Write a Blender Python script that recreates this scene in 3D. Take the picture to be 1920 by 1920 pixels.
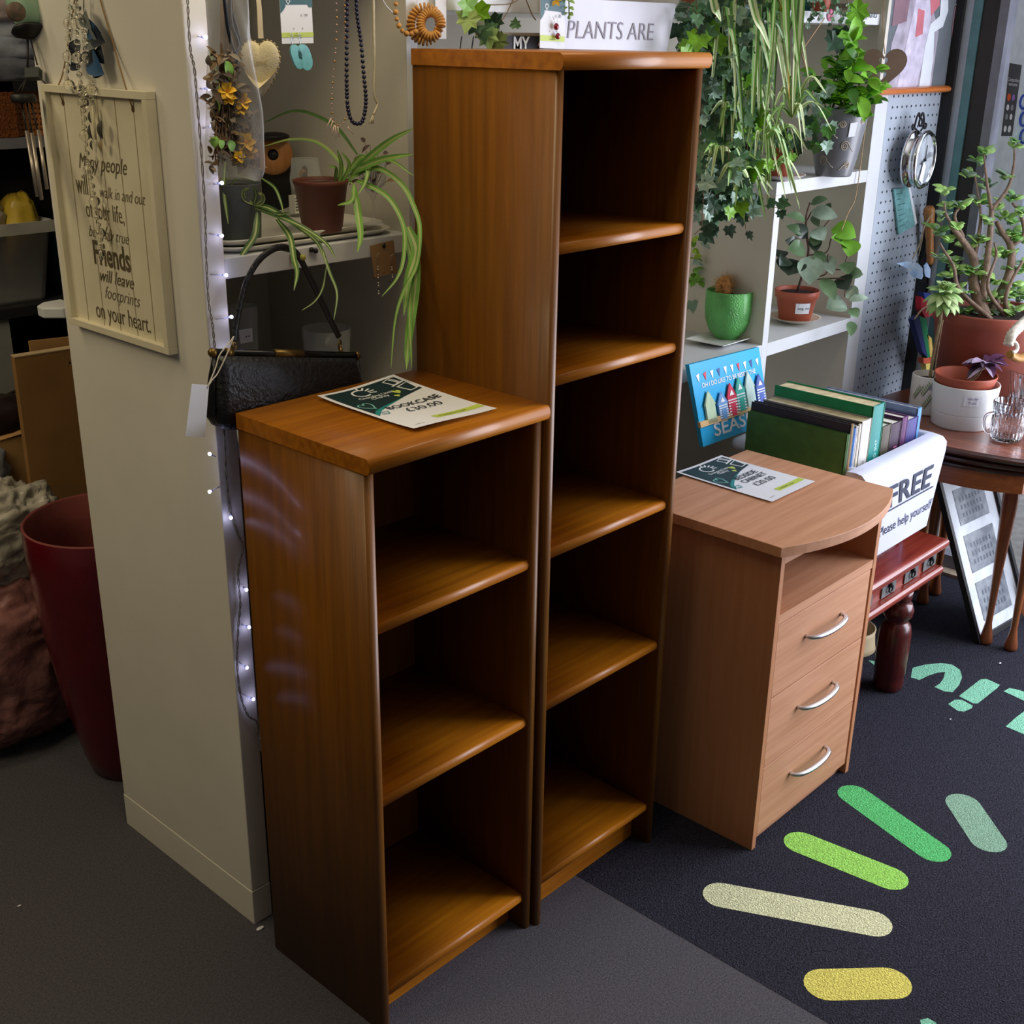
import bpy, bmesh, math, random
from mathutils import Vector, Matrix, noise
for o in list(bpy.data.objects): bpy.data.objects.remove(o)
S = bpy.context.scene; COL = S.collection
V = Vector; pi = math.pi
random.seed(7)

# ---------------------------------------------------------------- camera
F = 2270.69; CAM = V((-1.1871, -1.4157, 1.8266)); YAW, PIT, ROL = .8264, .3756, .0151
fw = V((math.sin(YAW)*math.cos(PIT), math.cos(YAW)*math.cos(PIT), -math.sin(PIT)))
r0 = V((math.cos(YAW), -math.sin(YAW), 0)); u0 = r0.cross(fw)
rt = r0*math.cos(ROL) + u0*math.sin(ROL); up = u0*math.cos(ROL) - r0*math.sin(ROL)
cd = bpy.data.cameras.new('camera'); cam = bpy.data.objects.new('camera', cd); COL.objects.link(cam)
cd.sensor_width = 36; cd.lens = F/1920*36; cd.clip_start = .05
m = Matrix((rt, up, -fw)).transposed().to_4x4(); m.translation = CAM; cam.matrix_world = m
S.camera = cam
def U(px, py, x=None, y=None, z=None, d=None):
    """point seen at a pixel of the 1920 photograph, on the world plane x=, y= or z= (or at depth d)"""
    r = fw + rt*((px-960)/F) + up*((960-py)/F)
    if d is not None: return CAM + r*d
    if x is not None: return CAM + r*((x-CAM.x)/r.x)
    if y is not None: return CAM + r*((y-CAM.y)/r.y)
    return CAM + r*((z-CAM.z)/r.z)
def DEP(p): return (V(p)-CAM).dot(fw)

# ---------------------------------------------------------------- light and exposure
S.view_settings.view_transform = 'Standard'; S.view_settings.look = 'None'
S.view_settings.gamma = 1; S.view_settings.use_curve_mapping = False
S.view_settings.exposure = 0.0
w = bpy.data.worlds.new('world'); S.world = w; w.use_nodes = True
bg = w.node_tree.nodes['Background']; bg.inputs[0].default_value = (.72, .82, 1, 1); bg.inputs[1].default_value = 2.2
def area(name, loc, aim, sx, sy, power, col, spread=180):
    l = bpy.data.lights.new(name, 'AREA'); l.shape = 'RECTANGLE'; l.size = sx; l.size_y = sy
    l.energy = power; l.color = col; l.spread = math.radians(spread)
    o = bpy.data.objects.new(name, l); COL.objects.link(o); o.location = loc
    o.rotation_euler = (V(aim)-V(loc)).to_track_quat('-Z', 'Y').to_euler(); return o
area('daylight_shopfront', (2.86, -1.55, 1.35), (0, -1.0, 1.1), 2.2, 2.1, 116, (.88, .89, 1))
area('ceiling_panel_left', (-1.7, .8, 2.55), (-1.7, .8, 0), 1.1, .5, 15, (1, .83, .5))
area('ceiling_panel_front', (.1, -.02, 2.55), (.1, -.02, 0), .9, .4, 8, (1, .83, .52))
area('ceiling_panel_back', (-.75, 1.45, 2.55), (-.55, 2.0, 1.2), .9, .4, 9, (1, .83, .56))

# ---------------------------------------------------------------- materials
MATS = {}
def lin(c): return tuple((x/12.92 if x <= .04045 else ((x+.055)/1.055)**2.4) for x in (v/255 for v in c))
def mat(name, rgb, rough=.6, metal=0, var=.08, scale=14, bump=0, bscale=60, coat=0, emit=0, alpha=1, trans=0, ior=1.45, stretch=None, col2=None, sss=0, sheen=0, spec=.5):
    if name in MATS: return MATS[name]
    mt = bpy.data.materials.new(name); mt.use_nodes = True; nt = mt.node_tree; N = nt.nodes; L = nt.links
    b = N['Principled BSDF']; c = lin(rgb)
    b.inputs['Roughness'].default_value = rough; b.inputs['Metallic'].default_value = metal
    b.inputs['IOR'].default_value = ior; b.inputs['Transmission Weight'].default_value = trans
    b.inputs['Coat Weight'].default_value = coat; b.inputs['Alpha'].default_value = alpha
    b.inputs['Coat Roughness'].default_value = .18; b.inputs['Specular IOR Level'].default_value = spec
    if sheen: b.inputs['Sheen Weight'].default_value = sheen
    if emit: b.inputs['Emission Color'].default_value = (*c, 1); b.inputs['Emission Strength'].default_value = emit
    tc = N.new('ShaderNodeTexCoord'); mp = N.new('ShaderNodeMapping'); L.new(tc.outputs['Object'], mp.inputs[0])
    if stretch: mp.inputs['Scale'].default_value = stretch
    nz = N.new('ShaderNodeTexNoise'); nz.inputs['Scale'].default_value = scale; nz.inputs['Detail'].default_value = 5
    L.new(mp.outputs[0], nz.inputs['Vector'])
    cr = N.new('ShaderNodeValToRGB'); L.new(nz.outputs['Fac'], cr.inputs[0])
    d = lin(col2) if col2 else tuple(max(0, v*(1-2*var)) for v in c)
    e = c if col2 else tuple(min(1, v*(1+2*var)) for v in c)
    cr.color_ramp.elements[0].position = .3; cr.color_ramp.elements[1].position = .7
    cr.color_ramp.elements[0].color = (*d, 1); cr.color_ramp.elements[1].color = (*e, 1)
    L.new(cr.outputs[0], b.inputs['Base Color'])
    if bump:
        n2 = N.new('ShaderNodeTexNoise'); n2.inputs['Scale'].default_value = bscale; n2.inputs['Detail'].default_value = 3
        L.new(mp.outputs[0], n2.inputs['Vector'])
        bp = N.new('ShaderNodeBump'); bp.inputs['Strength'].default_value = bump; bp.inputs['Distance'].default_value = .01
        L.new(n2.outputs['Fac'], bp.inputs['Height']); L.new(bp.outputs[0], b.inputs['Normal'])
    MATS[name] = mt; return mt
def wood(name, light, dark, grain='x', rough=.38, coat=.25):
    st = {'x': (1.2, 26, 26), 'y': (26, 1.2, 26), 'z': (26, 26, 1.2)}[grain]
    return mat(name, light, rough=rough, col2=dark, scale=2.6, stretch=st, coat=coat, bump=.06, bscale=5)
def glass(name, rgb=(240, 245, 248), rough=.02, ior=1.45):
    return mat(name, rgb, rough=rough, trans=1, ior=ior, var=0)
def clear(name, rgb=(255, 255, 255), fac=.25, rough=.08):
    """thin clear film or pane: transparent with a glossy skin"""
    if name in MATS: return MATS[name]
    mt = bpy.data.materials.new(name); mt.use_nodes = True; nt = mt.node_tree; N = nt.nodes; L = nt.links
    b = N['Principled BSDF']; b.inputs['Base Color'].default_value = (*lin(rgb), 1); b.inputs['Roughness'].default_value = rough
    tr = N.new('ShaderNodeBsdfTransparent'); mx = N.new('ShaderNodeMixShader'); lw = N.new('ShaderNodeLayerWeight')
    lw.inputs[0].default_value = fac; mr = N.new('ShaderNodeMapRange'); mr.inputs[3].default_value = fac*.35; mr.inputs[4].default_value = min(1, fac*1.8)
    nz = N.new('ShaderNodeTexNoise'); nz.inputs['Scale'].default_value = 45; bp = N.new('ShaderNodeBump'); bp.inputs['Strength'].default_value = .5 if rough > .05 else .05
    tc = N.new('ShaderNodeTexCoord'); L.new(tc.outputs['Object'], nz.inputs['Vector']); L.new(nz.outputs[0], bp.inputs['Height']); L.new(bp.outputs[0], b.inputs['Normal'])
    L.new(lw.outputs['Facing'], mr.inputs[0]); L.new(mr.outputs[0], mx.inputs[0])
    L.new(tr.outputs[0], mx.inputs[1]); L.new(b.outputs[0], mx.inputs[2]); L.new(mx.outputs[0], N['Material Output'].inputs[0])
    MATS[name] = mt; return mt

# ---------------------------------------------------------------- mesh builder
class MB:
    def __init__(s): s.v = []; s.f = []; s.m = []; s.sm = []
    def add(s, vs, fs, mi=0, smooth=False):
        o = len(s.v); s.v += [V(p) for p in vs]
        for f in fs: s.f.append([i+o for i in f]); s.m.append(mi); s.sm.append(smooth)
        return s
    def box(s, a, b, mi=0):
        (x0, y0, z0), (x1, y1, z1) = a, b
        return s.add([(x0,y0,z0),(x1,y0,z0),(x1,y1,z0),(x0,y1,z0),(x0,y0,z1),(x1,y0,z1),(x1,y1,z1),(x0,y1,z1)],
                     [(0,3,2,1),(4,5,6,7),(0,1,5,4),(1,2,6,5),(2,3,7,6),(3,0,4,7)], mi)
    def obox(s, c, ax, ay, az, mi=0):
        """box from corner c along three edge vectors"""
        c, ax, ay, az = V(c), V(ax), V(ay), V(az)
        P = [c, c+ax, c+ax+ay, c+ay]; P += [p+az for p in P]
        f = [(0,3,2,1),(4,5,6,7),(0,1,5,4),(1,2,6,5),(2,3,7,6),(3,0,4,7)]
        if ax.cross(ay).dot(az) < 0: f = [tuple(reversed(q)) for q in f]
        return s.add(P, f, mi)
    def prism(s, poly, vec, mi=0, smooth=False):
        """extrude a planar polygon (3D points) along vec"""
        n = len(poly); P = [V(p) for p in poly]; vec = V(vec)
        a = V((0,0,0))
        for i in range(n): a += P[i].cross(P[(i+1) % n])
        if a.dot(vec) < 0: P.reverse()
        o = len(s.v); s.v += P + [p+vec for p in P]
        s.f.append([o+i for i in reversed(range(n))]); s.f.append([o+n+i for i in range(n)]); s.m += [mi]*2; s.sm += [False]*2
        for i in range(n):
            j = (i+1) % n; s.f.append([o+i, o+j, o+n+j, o+n+i]); s.m.append(mi); s.sm.append(smooth)
        return s
    def tube(s, pts, r, seg=8, mi=0, cap=True, flat=1, smooth=True):
        pts = [V(p) for p in pts]; n = len(pts)
        rr = r if isinstance(r, (list, tuple)) else [r]*n
        o = len(s.v); prev = None
        for i, p in enumerate(pts):
            t = (pts[min(i+1, n-1)]-pts[max(i-1, 0)])
            t = t.normalized() if t.length > 1e-9 else V((0,0,1))
            if prev is None:
                a = V((0,0,1)) if abs(t.z) < .9 else V((1,0,0)); nn = t.cross(a).normalized()
            else:
                nn = prev - t*prev.dot(t); nn = nn.normalized() if nn.length > 1e-6 else t.orthogonal().normalized()
            prev = nn; bn = t.cross(nn)
            for k in range(seg):
                a = 2*pi*k/seg; s.v.append(p + nn*(math.cos(a)*rr[i]) + bn*(math.sin(a)*rr[i]*flat))
        for i in range(n-1):
            for k in range(seg):
                k2 = (k+1) % seg; s.f.append([o+i*seg+k, o+i*seg+k2, o+(i+1)*seg+k2, o+(i+1)*seg+k]); s.m.append(mi); s.sm.append(smooth)
        if cap:
            s.f.append([o+k for k in reversed(range(seg))]); s.f.append([o+(n-1)*seg+k for k in range(seg)]); s.m += [mi]*2; s.sm += [False]*2
        return s
    def lathe(s, c, prof, seg=24, mi=0, axis=None, smooth=True, mis=None, wob=None):
        """revolve (r,h) profile about axis through c"""
        c = V(c); az = V(axis).normalized() if axis is not None else V((0,0,1))
        ax = az.orthogonal().normalized() if axis is not None else V((1,0,0)); ay = az.cross(ax)
        o = len(s.v)
        for i, (r, h) in enumerate(prof):
            for k in range(seg):
                a = 2*pi*k/seg; q = r*(1+wob(a, i)) if wob else r
                s.v.append(c + az*h + ax*(q*math.cos(a)) + ay*(q*math.sin(a)))
        for i in range(len(prof)-1):
            for k in range(seg):
                k2 = (k+1) % seg; s.f.append([o+i*seg+k, o+i*seg+k2, o+(i+1)*seg+k2, o+(i+1)*seg+k])
                s.m.append(mis[i] if mis else mi); s.sm.append(smooth)
        if prof[0][0] > 1e-6: s.f.append([o+k for k in reversed(range(seg))]); s.m.append(mis[0] if mis else mi); s.sm.append(False)
        if prof[-1][0] > 1e-6: s.f.append([o+(len(prof)-1)*seg+k for k in range(seg)]); s.m.append(mis[-1] if mis else mi); s.sm.append(False)
        return s
    def ball(s, c, r, seg=10, mi=0, sc=(1,1,1), dis=0, rings=None):
        c = V(c); n = rings or max(4, seg//2); o = len(s.v); sd = random.random()*50
        for i in range(n+1):
            t = pi*i/n
            for k in range(seg):
                a = 2*pi*k/seg; d = V((math.sin(t)*math.cos(a), math.sin(t)*math.sin(a), -math.cos(t)))
                q = 1 + (dis*noise.fractal(d*2.2+V((sd,0,0)), 1, 2, 4) if dis else 0)
                s.v.append(c + V((d.x*sc[0], d.y*sc[1], d.z*sc[2]))*r*q)
        for i in range(n):
            for k in range(seg):
                k2 = (k+1) % seg; s.f.append([o+i*seg+k, o+i*seg+k2, o+(i+1)*seg+k2, o+(i+1)*seg+k]); s.m.append(mi); s.sm.append(True)
        return s
    def torus(s, c, R, r, axis=(0,0,1), seg=24, rs=8, mi=0, a0=0, a1=2*pi, sy=1):
        az = V(axis).normalized(); ax = az.orthogonal().normalized() if abs(az.z) < .99 else V((1,0,0)); ay = az.cross(ax)
        full = abs(a1-a0-2*pi) < 1e-6; n = seg if full else seg+1
        pts = [V(c)+ax*(R*math.cos(a0+(a1-a0)*i/seg))+ay*(R*sy*math.sin(a0+(a1-a0)*i/seg)) for i in range(n)]
        if full: pts += [pts[0], pts[1]]
        return s.tube(pts, r, rs, mi, cap=not full)
    def poly(s, pts, mi=0): return s.add(pts, [list(range(len(pts)))], mi)
    def text(s, body, fn, size=1, mi=0, align='CENTER', shear=0, offset=0, sx=1, spacing=1):
        """flat lettering; fn maps (u,v) to a 3D point"""
        vs, fs = glyphs(body, align, shear, offset, spacing)
        return s.add([fn(x*size*sx, y*size) for x, y in vs], fs, mi)
    def build(s, name, mats, parent=None, solid=0, bevel=0, sub=0):
        base = V((0,0,0)); q = parent
        while q is not None: base += q.location; q = q.parent
        loc = V((0,0,0))
        if parent is None and s.v:
            lo = [min(p[i] for p in s.v) for i in range(3)]; hi = [max(p[i] for p in s.v) for i in range(3)]
            loc = V(((lo[0]+hi[0])/2, (lo[1]+hi[1])/2, lo[2])); base = loc
        me = bpy.data.meshes.new(name); me.from_pydata([p-base for p in s.v], [], s.f)
        for mt in (mats if isinstance(mats, (list, tuple)) else [mats]): me.materials.append(mt)
        me.polygons.foreach_set('material_index', s.m); me.polygons.foreach_set('use_smooth', s.sm); me.update()
        o = bpy.data.objects.new(name, me); COL.objects.link(o); o.location = loc
        if parent is not None: o.parent = parent
        if bevel: md = o.modifiers.new('bevel', 'BEVEL'); md.width = bevel; md.segments = 2; md.limit_method = 'ANGLE'
        if solid: md = o.modifiers.new('solid', 'SOLIDIFY'); md.thickness = solid; md.offset = 0
        if sub: md = o.modifiers.new('sub', 'SUBSURF'); md.levels = sub; md.render_levels = sub
        return o
_G = {}
def glyphs(body, align, shear, offset, spacing):
    k = (body, align, shear, offset, spacing)
    if k not in _G:
        cu = bpy.data.curves.new('t', 'FONT'); cu.body = body; cu.align_x = align; cu.shear = shear; cu.offset = offset; cu.resolution_u = 3; cu.space_character = spacing
        o = bpy.data.objects.new('t', cu); COL.objects.link(o); dg = bpy.context.evaluated_depsgraph_get()
        me = o.evaluated_get(dg).to_mesh(); _G[k] = ([(v.co.x, v.co.y) for v in me.vertices], [list(p.vertices) for p in me.polygons])
        o.evaluated_get(dg).to_mesh_clear(); bpy.data.objects.remove(o); bpy.data.curves.remove(cu)
    return _G[k]
def tag(o, label, cat, group=None, kind=None):
    o['label'] = label; o['category'] = cat
    if group: o['group'] = group
    if kind: o['kind'] = kind
    return o
def thing(name, loc, label, cat, group=None):
    o = bpy.data.objects.new(name, None); COL.objects.link(o); o.location = loc; o.empty_display_size = .05
    return tag(o, label, cat, group)
def struct(o): o['kind'] = 'structure'; return o
def lab(o, label): o['label'] = label; return o
def dup(root, loc, label, group=None):
    r = root.copy(); COL.objects.link(r); r.location = loc; r['label'] = label
    if group: r['group'] = group
    for ch in list(root.children):
        c = ch.copy(); COL.objects.link(c); c.parent = r
        for g in ch.children:
            d = g.copy(); COL.objects.link(d); d.parent = c
    return r
def lerp(a, b, t): return V(a)*(1-t)+V(b)*t
def spline(P, n=8):
    """Catmull-Rom through points"""
    P = [V(p) for p in P]; Q = [P[0]*2-P[1]]+P+[P[-1]*2-P[-2]]; out = []
    for i in range(1, len(Q)-2):
        for k in range(n):
            t = k/n; a, b, c, d = Q[i-1:i+3]
            out.append(.5*((2*b)+(c-a)*t+(2*a-5*b+4*c-d)*t*t+(3*b-a-3*c+d)*t**3))
    return out+[P[-1]]

# ================================================================ the room
WX = 2.94                                     # plane of the shop window
carpet = mat('carpet', (88, 86, 92), .95, var=.16, scale=220, bump=.5, bscale=420, spec=.15)
paint = mat('white_paint', (226, 222, 212), .45, var=.02, scale=5, bump=.03, bscale=30)
greywall = mat('grey_wall_paint', (128, 124, 116), .7, var=.04)
darkwall = mat('dark_wall', (60, 58, 58), .8)
ceilm = mat('ceiling_tile', (200, 196, 186), .8)
struct(MB().box((-4, -4, -.1), (WX, 4, 0)).build('floor', carpet))
struct(MB().box((-4, -4, 2.62), (WX+.1, 4, 2.7)).build('ceiling', ceilm))
struct(MB().box((-4, 3.3, 0), (WX, 3.4, 2.62)).build('wall_back', darkwall))
struct(MB().box((-4.1, -4, 0), (-4, 4, 2.62)).build('wall_left', greywall))
struct(MB().box((-4, -4.1, 0), (WX, -4, 2.62)).build('wall_front', greywall))
struct(MB().box((WX, .47, 0), (WX+.1, 4, 2.62)).build('wall_right', greywall))
# boxed end panel in front of the recess, with its flush plinth
PX0, PX1, PY0, PY1 = .013, .060, .44, .965
struct(MB().box((PX0, PY0, .088), (PX1, PY1, 2.62)).build('wall_partition_end', paint, bevel=.002))
struct(MB().box((PX0-.001, PY0-.001, 0), (PX1, PY1+.001, .087)).build('baseboard_partition', paint, bevel=.0015))

# ---------------------------------------------------------------- built in white shelving behind the furniture
unit = thing('shelving_unit', (1.3, .7, 0), 'white built-in shelving unit running behind the bookcases, full of plants', 'shelving')
white_l = mat('white_shelf_laminate', (208, 211, 213), .4, var=.03, scale=6)
cream = mat('cream_shelf_panel', (216, 210, 194), .6, var=.03, scale=4)
SH = 1.447; SL = .977
def sbox(n, a, b, mt=None): return MB().box(a, b).build(n, mt or white_l, unit, bevel=.0015)
def upr(x0, x1, z1):
    b = MB().box((x0, .441, 0), (x1, .935, z1), 0).box((x0, .44, 0), (x1, .4412, z1), 1)
    b.build('upright', [cream, white_l], unit)
sbox('back_panel', (PX1, .935, 0), (2.53, .95, 2.4), cream)
upr(.507, .535, 2.4); upr(1.915, 1.945, SH-.037); upr(2.45, 2.53, 2.4)
sbox('shelf', (PX1, .44, SH-.037), (.507, .935, SH)); sbox('shelf', (PX1, .44, 1.07), (.507, .935, 1.10))
sbox('shelf', (1.915, .44, SH-.037), (2.45, .935, SH)); sbox('shelf', (.535, .44, SL-.04), (1.915, .935, SL)); sbox('shelf', (1.945, .44, SL-.04), (2.45, .935, SL))
sbox('shelf', (.535, .44, 1.868), (2.45, .935, 1.898)); sbox('shelf', (PX1, .44, 2.0), (.507, .935, 2.03)); sbox('shelf', (.535, .44, .42), (1.915, .935, .45)); sbox('shelf', (PX1, .44, .42), (.507, .935, .45)); sbox('shelf', (1.945, .44, .42), (2.45, .935, .45))

# ---------------------------------------------------------------- the two bookcases
wx = wood('cherry_wood_lit_grain_along', (186, 114, 10), (152, 86, 4), 'x', .42, .15)  # lit copy of the wood: tops and shelves coloured brighter
wz = wood('cherry_wood_shaded_grain_upright', (122, 74, 5), (100, 58, 2), 'z', .42, .15)  # same wood, with the shade of sides and interiors put into its colour
def nose_prof(t, y0, y1, ax):
    """section with a rounded front edge; returns list of (across, depth)"""
    r = t/2; P = [(t, y1), (0, y1)]
    for i in range(9):
        a = pi*i/8; P.append((r-r*math.cos(a), y0+r*.62-r*.62*math.sin(a)))
    return P
def bookcase(name, x0, x1, y0, y1, h, zs, label):
    th = thing(name, ((x0+x1)/2, (y0+y1)/2, 0), label, 'bookcase'); t = .021
    for xa in (x0, x1-t):
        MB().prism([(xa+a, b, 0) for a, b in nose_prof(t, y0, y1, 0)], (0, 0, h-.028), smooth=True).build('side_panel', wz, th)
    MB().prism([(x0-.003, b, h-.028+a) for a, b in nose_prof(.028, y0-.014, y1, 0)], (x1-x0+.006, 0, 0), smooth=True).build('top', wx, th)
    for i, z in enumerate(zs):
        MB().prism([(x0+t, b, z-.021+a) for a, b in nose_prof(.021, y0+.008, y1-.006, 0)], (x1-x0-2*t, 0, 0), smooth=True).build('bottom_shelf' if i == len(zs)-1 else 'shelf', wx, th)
    MB().box((x0+t, y0+.05, 0), (x1-t, y0+.066, zs[-1]-.021)).build('plinth', wx, th)
    MB().box((x0+t, y1-.006, .01), (x1-t, y1, h-.028)).build('back_panel', wz, th)
    return th
bookcase('bookcase', 0, .432, 0, .347, 1.193, [.8822, .5294, .0901], 'shorter cherry-wood bookcase with three open shelves and a price sign on top')
bookcase('bookcase', .435, .862, -.0104, .346, 1.80, [1.4827, 1.2408, .8921, .5494, .112], 'tall narrow cherry-wood bookcase with five open shelves')

# ---------------------------------------------------------------- bedside cabinet
CX0, CX1, CY0, CY1, CH = .997, 1.472, -.207, .20, .805
bx = wood('beech_laminate_along', (208, 154, 118), (190, 134, 98), 'x', .5, 0); bz = wood('beech_laminate_upright', (196, 138, 98), (182, 122, 82), 'z', .5, 0)
silver = mat('brushed_silver', (205, 207, 210), .28, 1, var=.03)
cab = thing('bedside_cabinet', ((CX0+CX1)/2, 0, 0), 'light beech bedside cabinet with three drawers and an open slot', 'cabinet')
t = .017
for xa in (CX0, CX1-t): MB().box((xa, CY0, 0), (xa+t, CY1, CH-.024)).build('side_panel', bz, cab, bevel=.001)
top = [(CX0-.022, CY1+.005), (CX1+.022, CY1+.005)]
for i in range(17):
    a = i/16; top.append((CX1+.022-(CX1-CX0+.044)*a, CY0-.008-.062*(1-(2*a-1)**2)))
MB().prism([(x, y, CH-.024) for x, y in top], (0, 0, .024)).build('top', bx, cab, bevel=.0012)
MB().box((CX0+t, CY1-.008, .02), (CX1-t, CY1, CH-.024)).build('back_panel', bz, cab)
MB().box((CX0+t, CY0+.002, CH-.054), (CX1-t, CY0+.018, CH-.0245)).build('top_rail', bx, cab)
MB().box((CX0+t, CY0+.001, .602), (CX1-t, CY1-.008, .625)).build('shelf', bx, cab)
MB().box((CX0+t, CY0+.02, 0), (CX1-t, CY0+.036, .06)).build('plinth', bx, cab)
dz = [(.413, .600), (.226, .410), (.035, .223)]
for a, b in dz:
    d = MB().box((CX0+t+.002, CY0+.001, a), (CX1-t-.008, CY0+.017, b)).box((CX0+t+.02, CY0+.0172, a+.03), (CX1-t-.03, CY1-.05, b-.03)).build('drawer', bx, cab, bevel=.0008)
    zc = b-.075; xc = (CX0+CX1)/2-.004; hw = .083
    pts = [(xc-hw, CY0+.001, zc)]+[(xc+hw*math.sin(pi/2*k/7)*1.0, CY0-.004-.026*math.cos(pi/2*k/7)**.8, zc) for k in range(-7, 8)]+[(xc+hw, CY0+.001, zc)]
    MB().tube(pts, [.006]+[.0055+.002*math.cos(pi/2*k/7) for k in range(-7, 8)]+[.006], 8, flat=.8).build('handle', silver, d)

# ================================================================ printed price signs
paper = mat('paper_white', (232, 234, 240), .6, var=.01); ink = mat('ink_dark', (40, 48, 56), .6); deepgreen = mat('print_deep_green', (22, 48, 52), .5, var=.02)
teal = mat('print_teal', (38, 140, 140), .5, var=.02); lime = mat('print_lime', (196, 214, 90), .5, var=.02); inkwhite = mat('print_white', (236, 238, 240), .5, var=.01)
def heart2(cx, cy, s, n=20, rot=0):
    P = []
    for i in range(n):
        a = 2*pi*i/n; x = 16*math.sin(a)**3/17; y = (13*math.cos(a)-5*math.cos(2*a)-2*math.cos(3*a)-math.cos(4*a))/17
        P.append((cx+s*(x*math.cos(rot)-y*math.sin(rot)), cy+s*(x*math.sin(rot)+y*math.cos(rot))))
    return P
def band(P, w, closed=False):
    """flat stroke of width w along 2D points -> quads"""
    vs = []; n = len(P); fs = []
    for i in range(n):
        a = P[(i-1) % n] if (closed or i) else P[i]; b = P[(i+1) % n] if (closed or i < n-1) else P[i]
        dx, dy = b[0]-a[0], b[1]-a[1]; l = math.hypot(dx, dy) or 1
        vs += [(P[i][0]-dy/l*w/2, P[i][1]+dx/l*w/2), (P[i][0]+dy/l*w/2, P[i][1]-dx/l*w/2)]
    for i in range(n if closed else n-1):
        j = (i+1) % n; fs.append((2*i+1, 2*j+1, 2*j, 2*i))
    return vs, fs
def price_sign(TL, TR, BR, BL, title, price, label, curl):
    W, H = .7, 1.0
    mb = MB()
    def f(u, v, k=0):
        p = lerp(lerp(BL, BR, u), lerp(TL, TR, u), v)
        return p+V((0, 0, .0008+k*.0004+curl*((2*u-1)**2*.3+abs(2*v-1)**3*.7+.25*math.sin(5*u+3*v)+.25)))
    N = 14
    g = [f(i/N, j/N) for j in range(N+1) for i in range(N+1)]
    mb.add(g, [(j*(N+1)+i, j*(N+1)+i+1, (j+1)*(N+1)+i+1, (j+1)*(N+1)+i) for j in range(N) for i in range(N)], 0, True)
    def fill(lo, hi, mi, k, n=18):      # region between two curves over u
        vs = []; M = 8
        for i in range(n+1):
            t = i/n; u, a = lo(t); _, b = hi(t)
            vs += [f(u, a+(b-a)*q/M, k) for q in range(M+1)]
        mb.add(vs, [(i*(M+1)+q, (i+1)*(M+1)+q, (i+1)*(M+1)+q+1, i*(M+1)+q+1) for i in range(n) for q in range(M)], mi)
    low = lambda t: (.05+.90*t, .42+.25*t**.6+.015*math.sin(t*3))
    fill(lambda t: (.05+.62*t, low(t*.69)[1]-.05*(1-t)), lambda t: (.05+.62*t, low(t*.69)[1]+.02), 2, 1)
    fill(low, lambda t: (.05+.90*t, .965), 1, 2)
    T = lambda s, u, v, size, mi, k=3, off=0, sx=1.0, sh=0: mb.text(s, lambda x, y: f(u+x/W*sx, v+y, k), size, mi, offset=off, shear=sh)
    def st(P, w, mi, closed=False, k=3):
        vs, fs = band([(x*W, y) for x, y in P], w, closed); mb.add([f(x/W, y, k) for x, y in vs], fs, mi)
    c0 = [(.40+.095*math.cos(a)/1, .865+.062*math.sin(a)) for a in [.9+i*(4.5/14) for i in range(15)]]
    st(c0, .016, 3)
    for a in (-.35, .05, .45, .85, 1.3): st([(.40+.085*math.cos(a), .865+.055*math.sin(a)), (.40+.165*math.cos(a), .865+.105*math.sin(a))], .014, 3)
    T('Changing Lives', .47, .752, .05, 3, off=.01); T('Charity', .47, .708, .05, 3, off=.01)
    st(heart2(.16, .60, .085, 24, .2), .011, 5, True)
    for hx, hy, hs in ((.70, .735, .045), (.63, .675, .03)): mb.poly([f(x, y, 3) for x, y in heart2(hx, hy, hs, 20, -.2)], 4)
    st([(.76, .93), (.84, .95), (.88, .86), (.80, .84)], .014, 3, True); st([(.87, .965), (.95, .955), (.95, .86), (.90, .87)], .013, 3, True)
    st([(.79, .80), (.95, .83), (.93, .70), (.83, .69)], .016, 3, True); st([(.76, .83), (.955, .862)], .016, 3)
    st([(.05, .385), (.12, .43), (.2, .425), (.17, .375), (.1, .395)], .012, 2, False, 3)
    y = .51 if len(title) > 1 else .45
    for s in title: T(s, .585, y, .094, 6, off=.012, sx=.95); y -= .092
    T(price, .575, y-.022, .108, 6, off=.0, sx=1.05)
    fill(lambda t: (.40+.585*t, .10), lambda t: (.40+.585*t, .165), 4, 1, 4)
    T('changinglives.org.uk', .62, .122, .03, 6, k=2)
    T('Scan me', .15, .06, .022, 6, k=1)
    return tag(mb.build('price_sign', [paper, deepgreen, teal, inkwhite, lime, mat('print_pale_teal', (120, 190, 180), .5), ink]), label, 'sign')
z = 1.1932
price_sign(U(595,750,z=z), U(738,711,z=z), U(932,772,z=z), U(776,812,z=z), ['BOOKCASE'], '\u00a330.00', 'printed bookcase price sign lying on the shorter bookcase', .006)
z = CH
price_sign(U(1267,888,z=z), U(1352,857,z=z), U(1529,905,z=z), U(1448,944,z=z), ['BEDSIDE', 'CABINET'], '\u00a320.00', 'printed price sign lying on the beech bedside cabinet', .003)

# ================================================================ dark logo mat on the floor
navy = mat('mat_navy_pile', (52, 52, 62), .97, var=.3, scale=230, bump=.9, bscale=260, spec=.1)
def pile(n, c): return mat('mat_'+n, c, .95, var=.14, scale=190, bump=.8, bscale=260, spec=.1)
mb = MB().box((.632, -3.2, -.003), (WX-.06, .43, .0006))
RZ = .0010
def cap(a, b, r, mi, k=0):
    a, b = U(*a, z=RZ), U(*b, z=RZ); d = (b-a).normalized(); n = V((-d.y, d.x, 0)); P = []
    for i in range(11): t = pi/2+pi*i/10; P.append(a+(d*math.cos(t)+n*math.sin(t))*r)
    for i in range(11): t = -pi/2+pi*i/10; P.append(b+(d*math.cos(t)+n*math.sin(t))*r)
    mb.poly(P, mi)
cap((1548,1846), (1668,1843), .045, 1); cap((1353,1678), (1636,1731), .043, 2); cap((1503,1580), (1668,1646), .043, 3)
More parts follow.
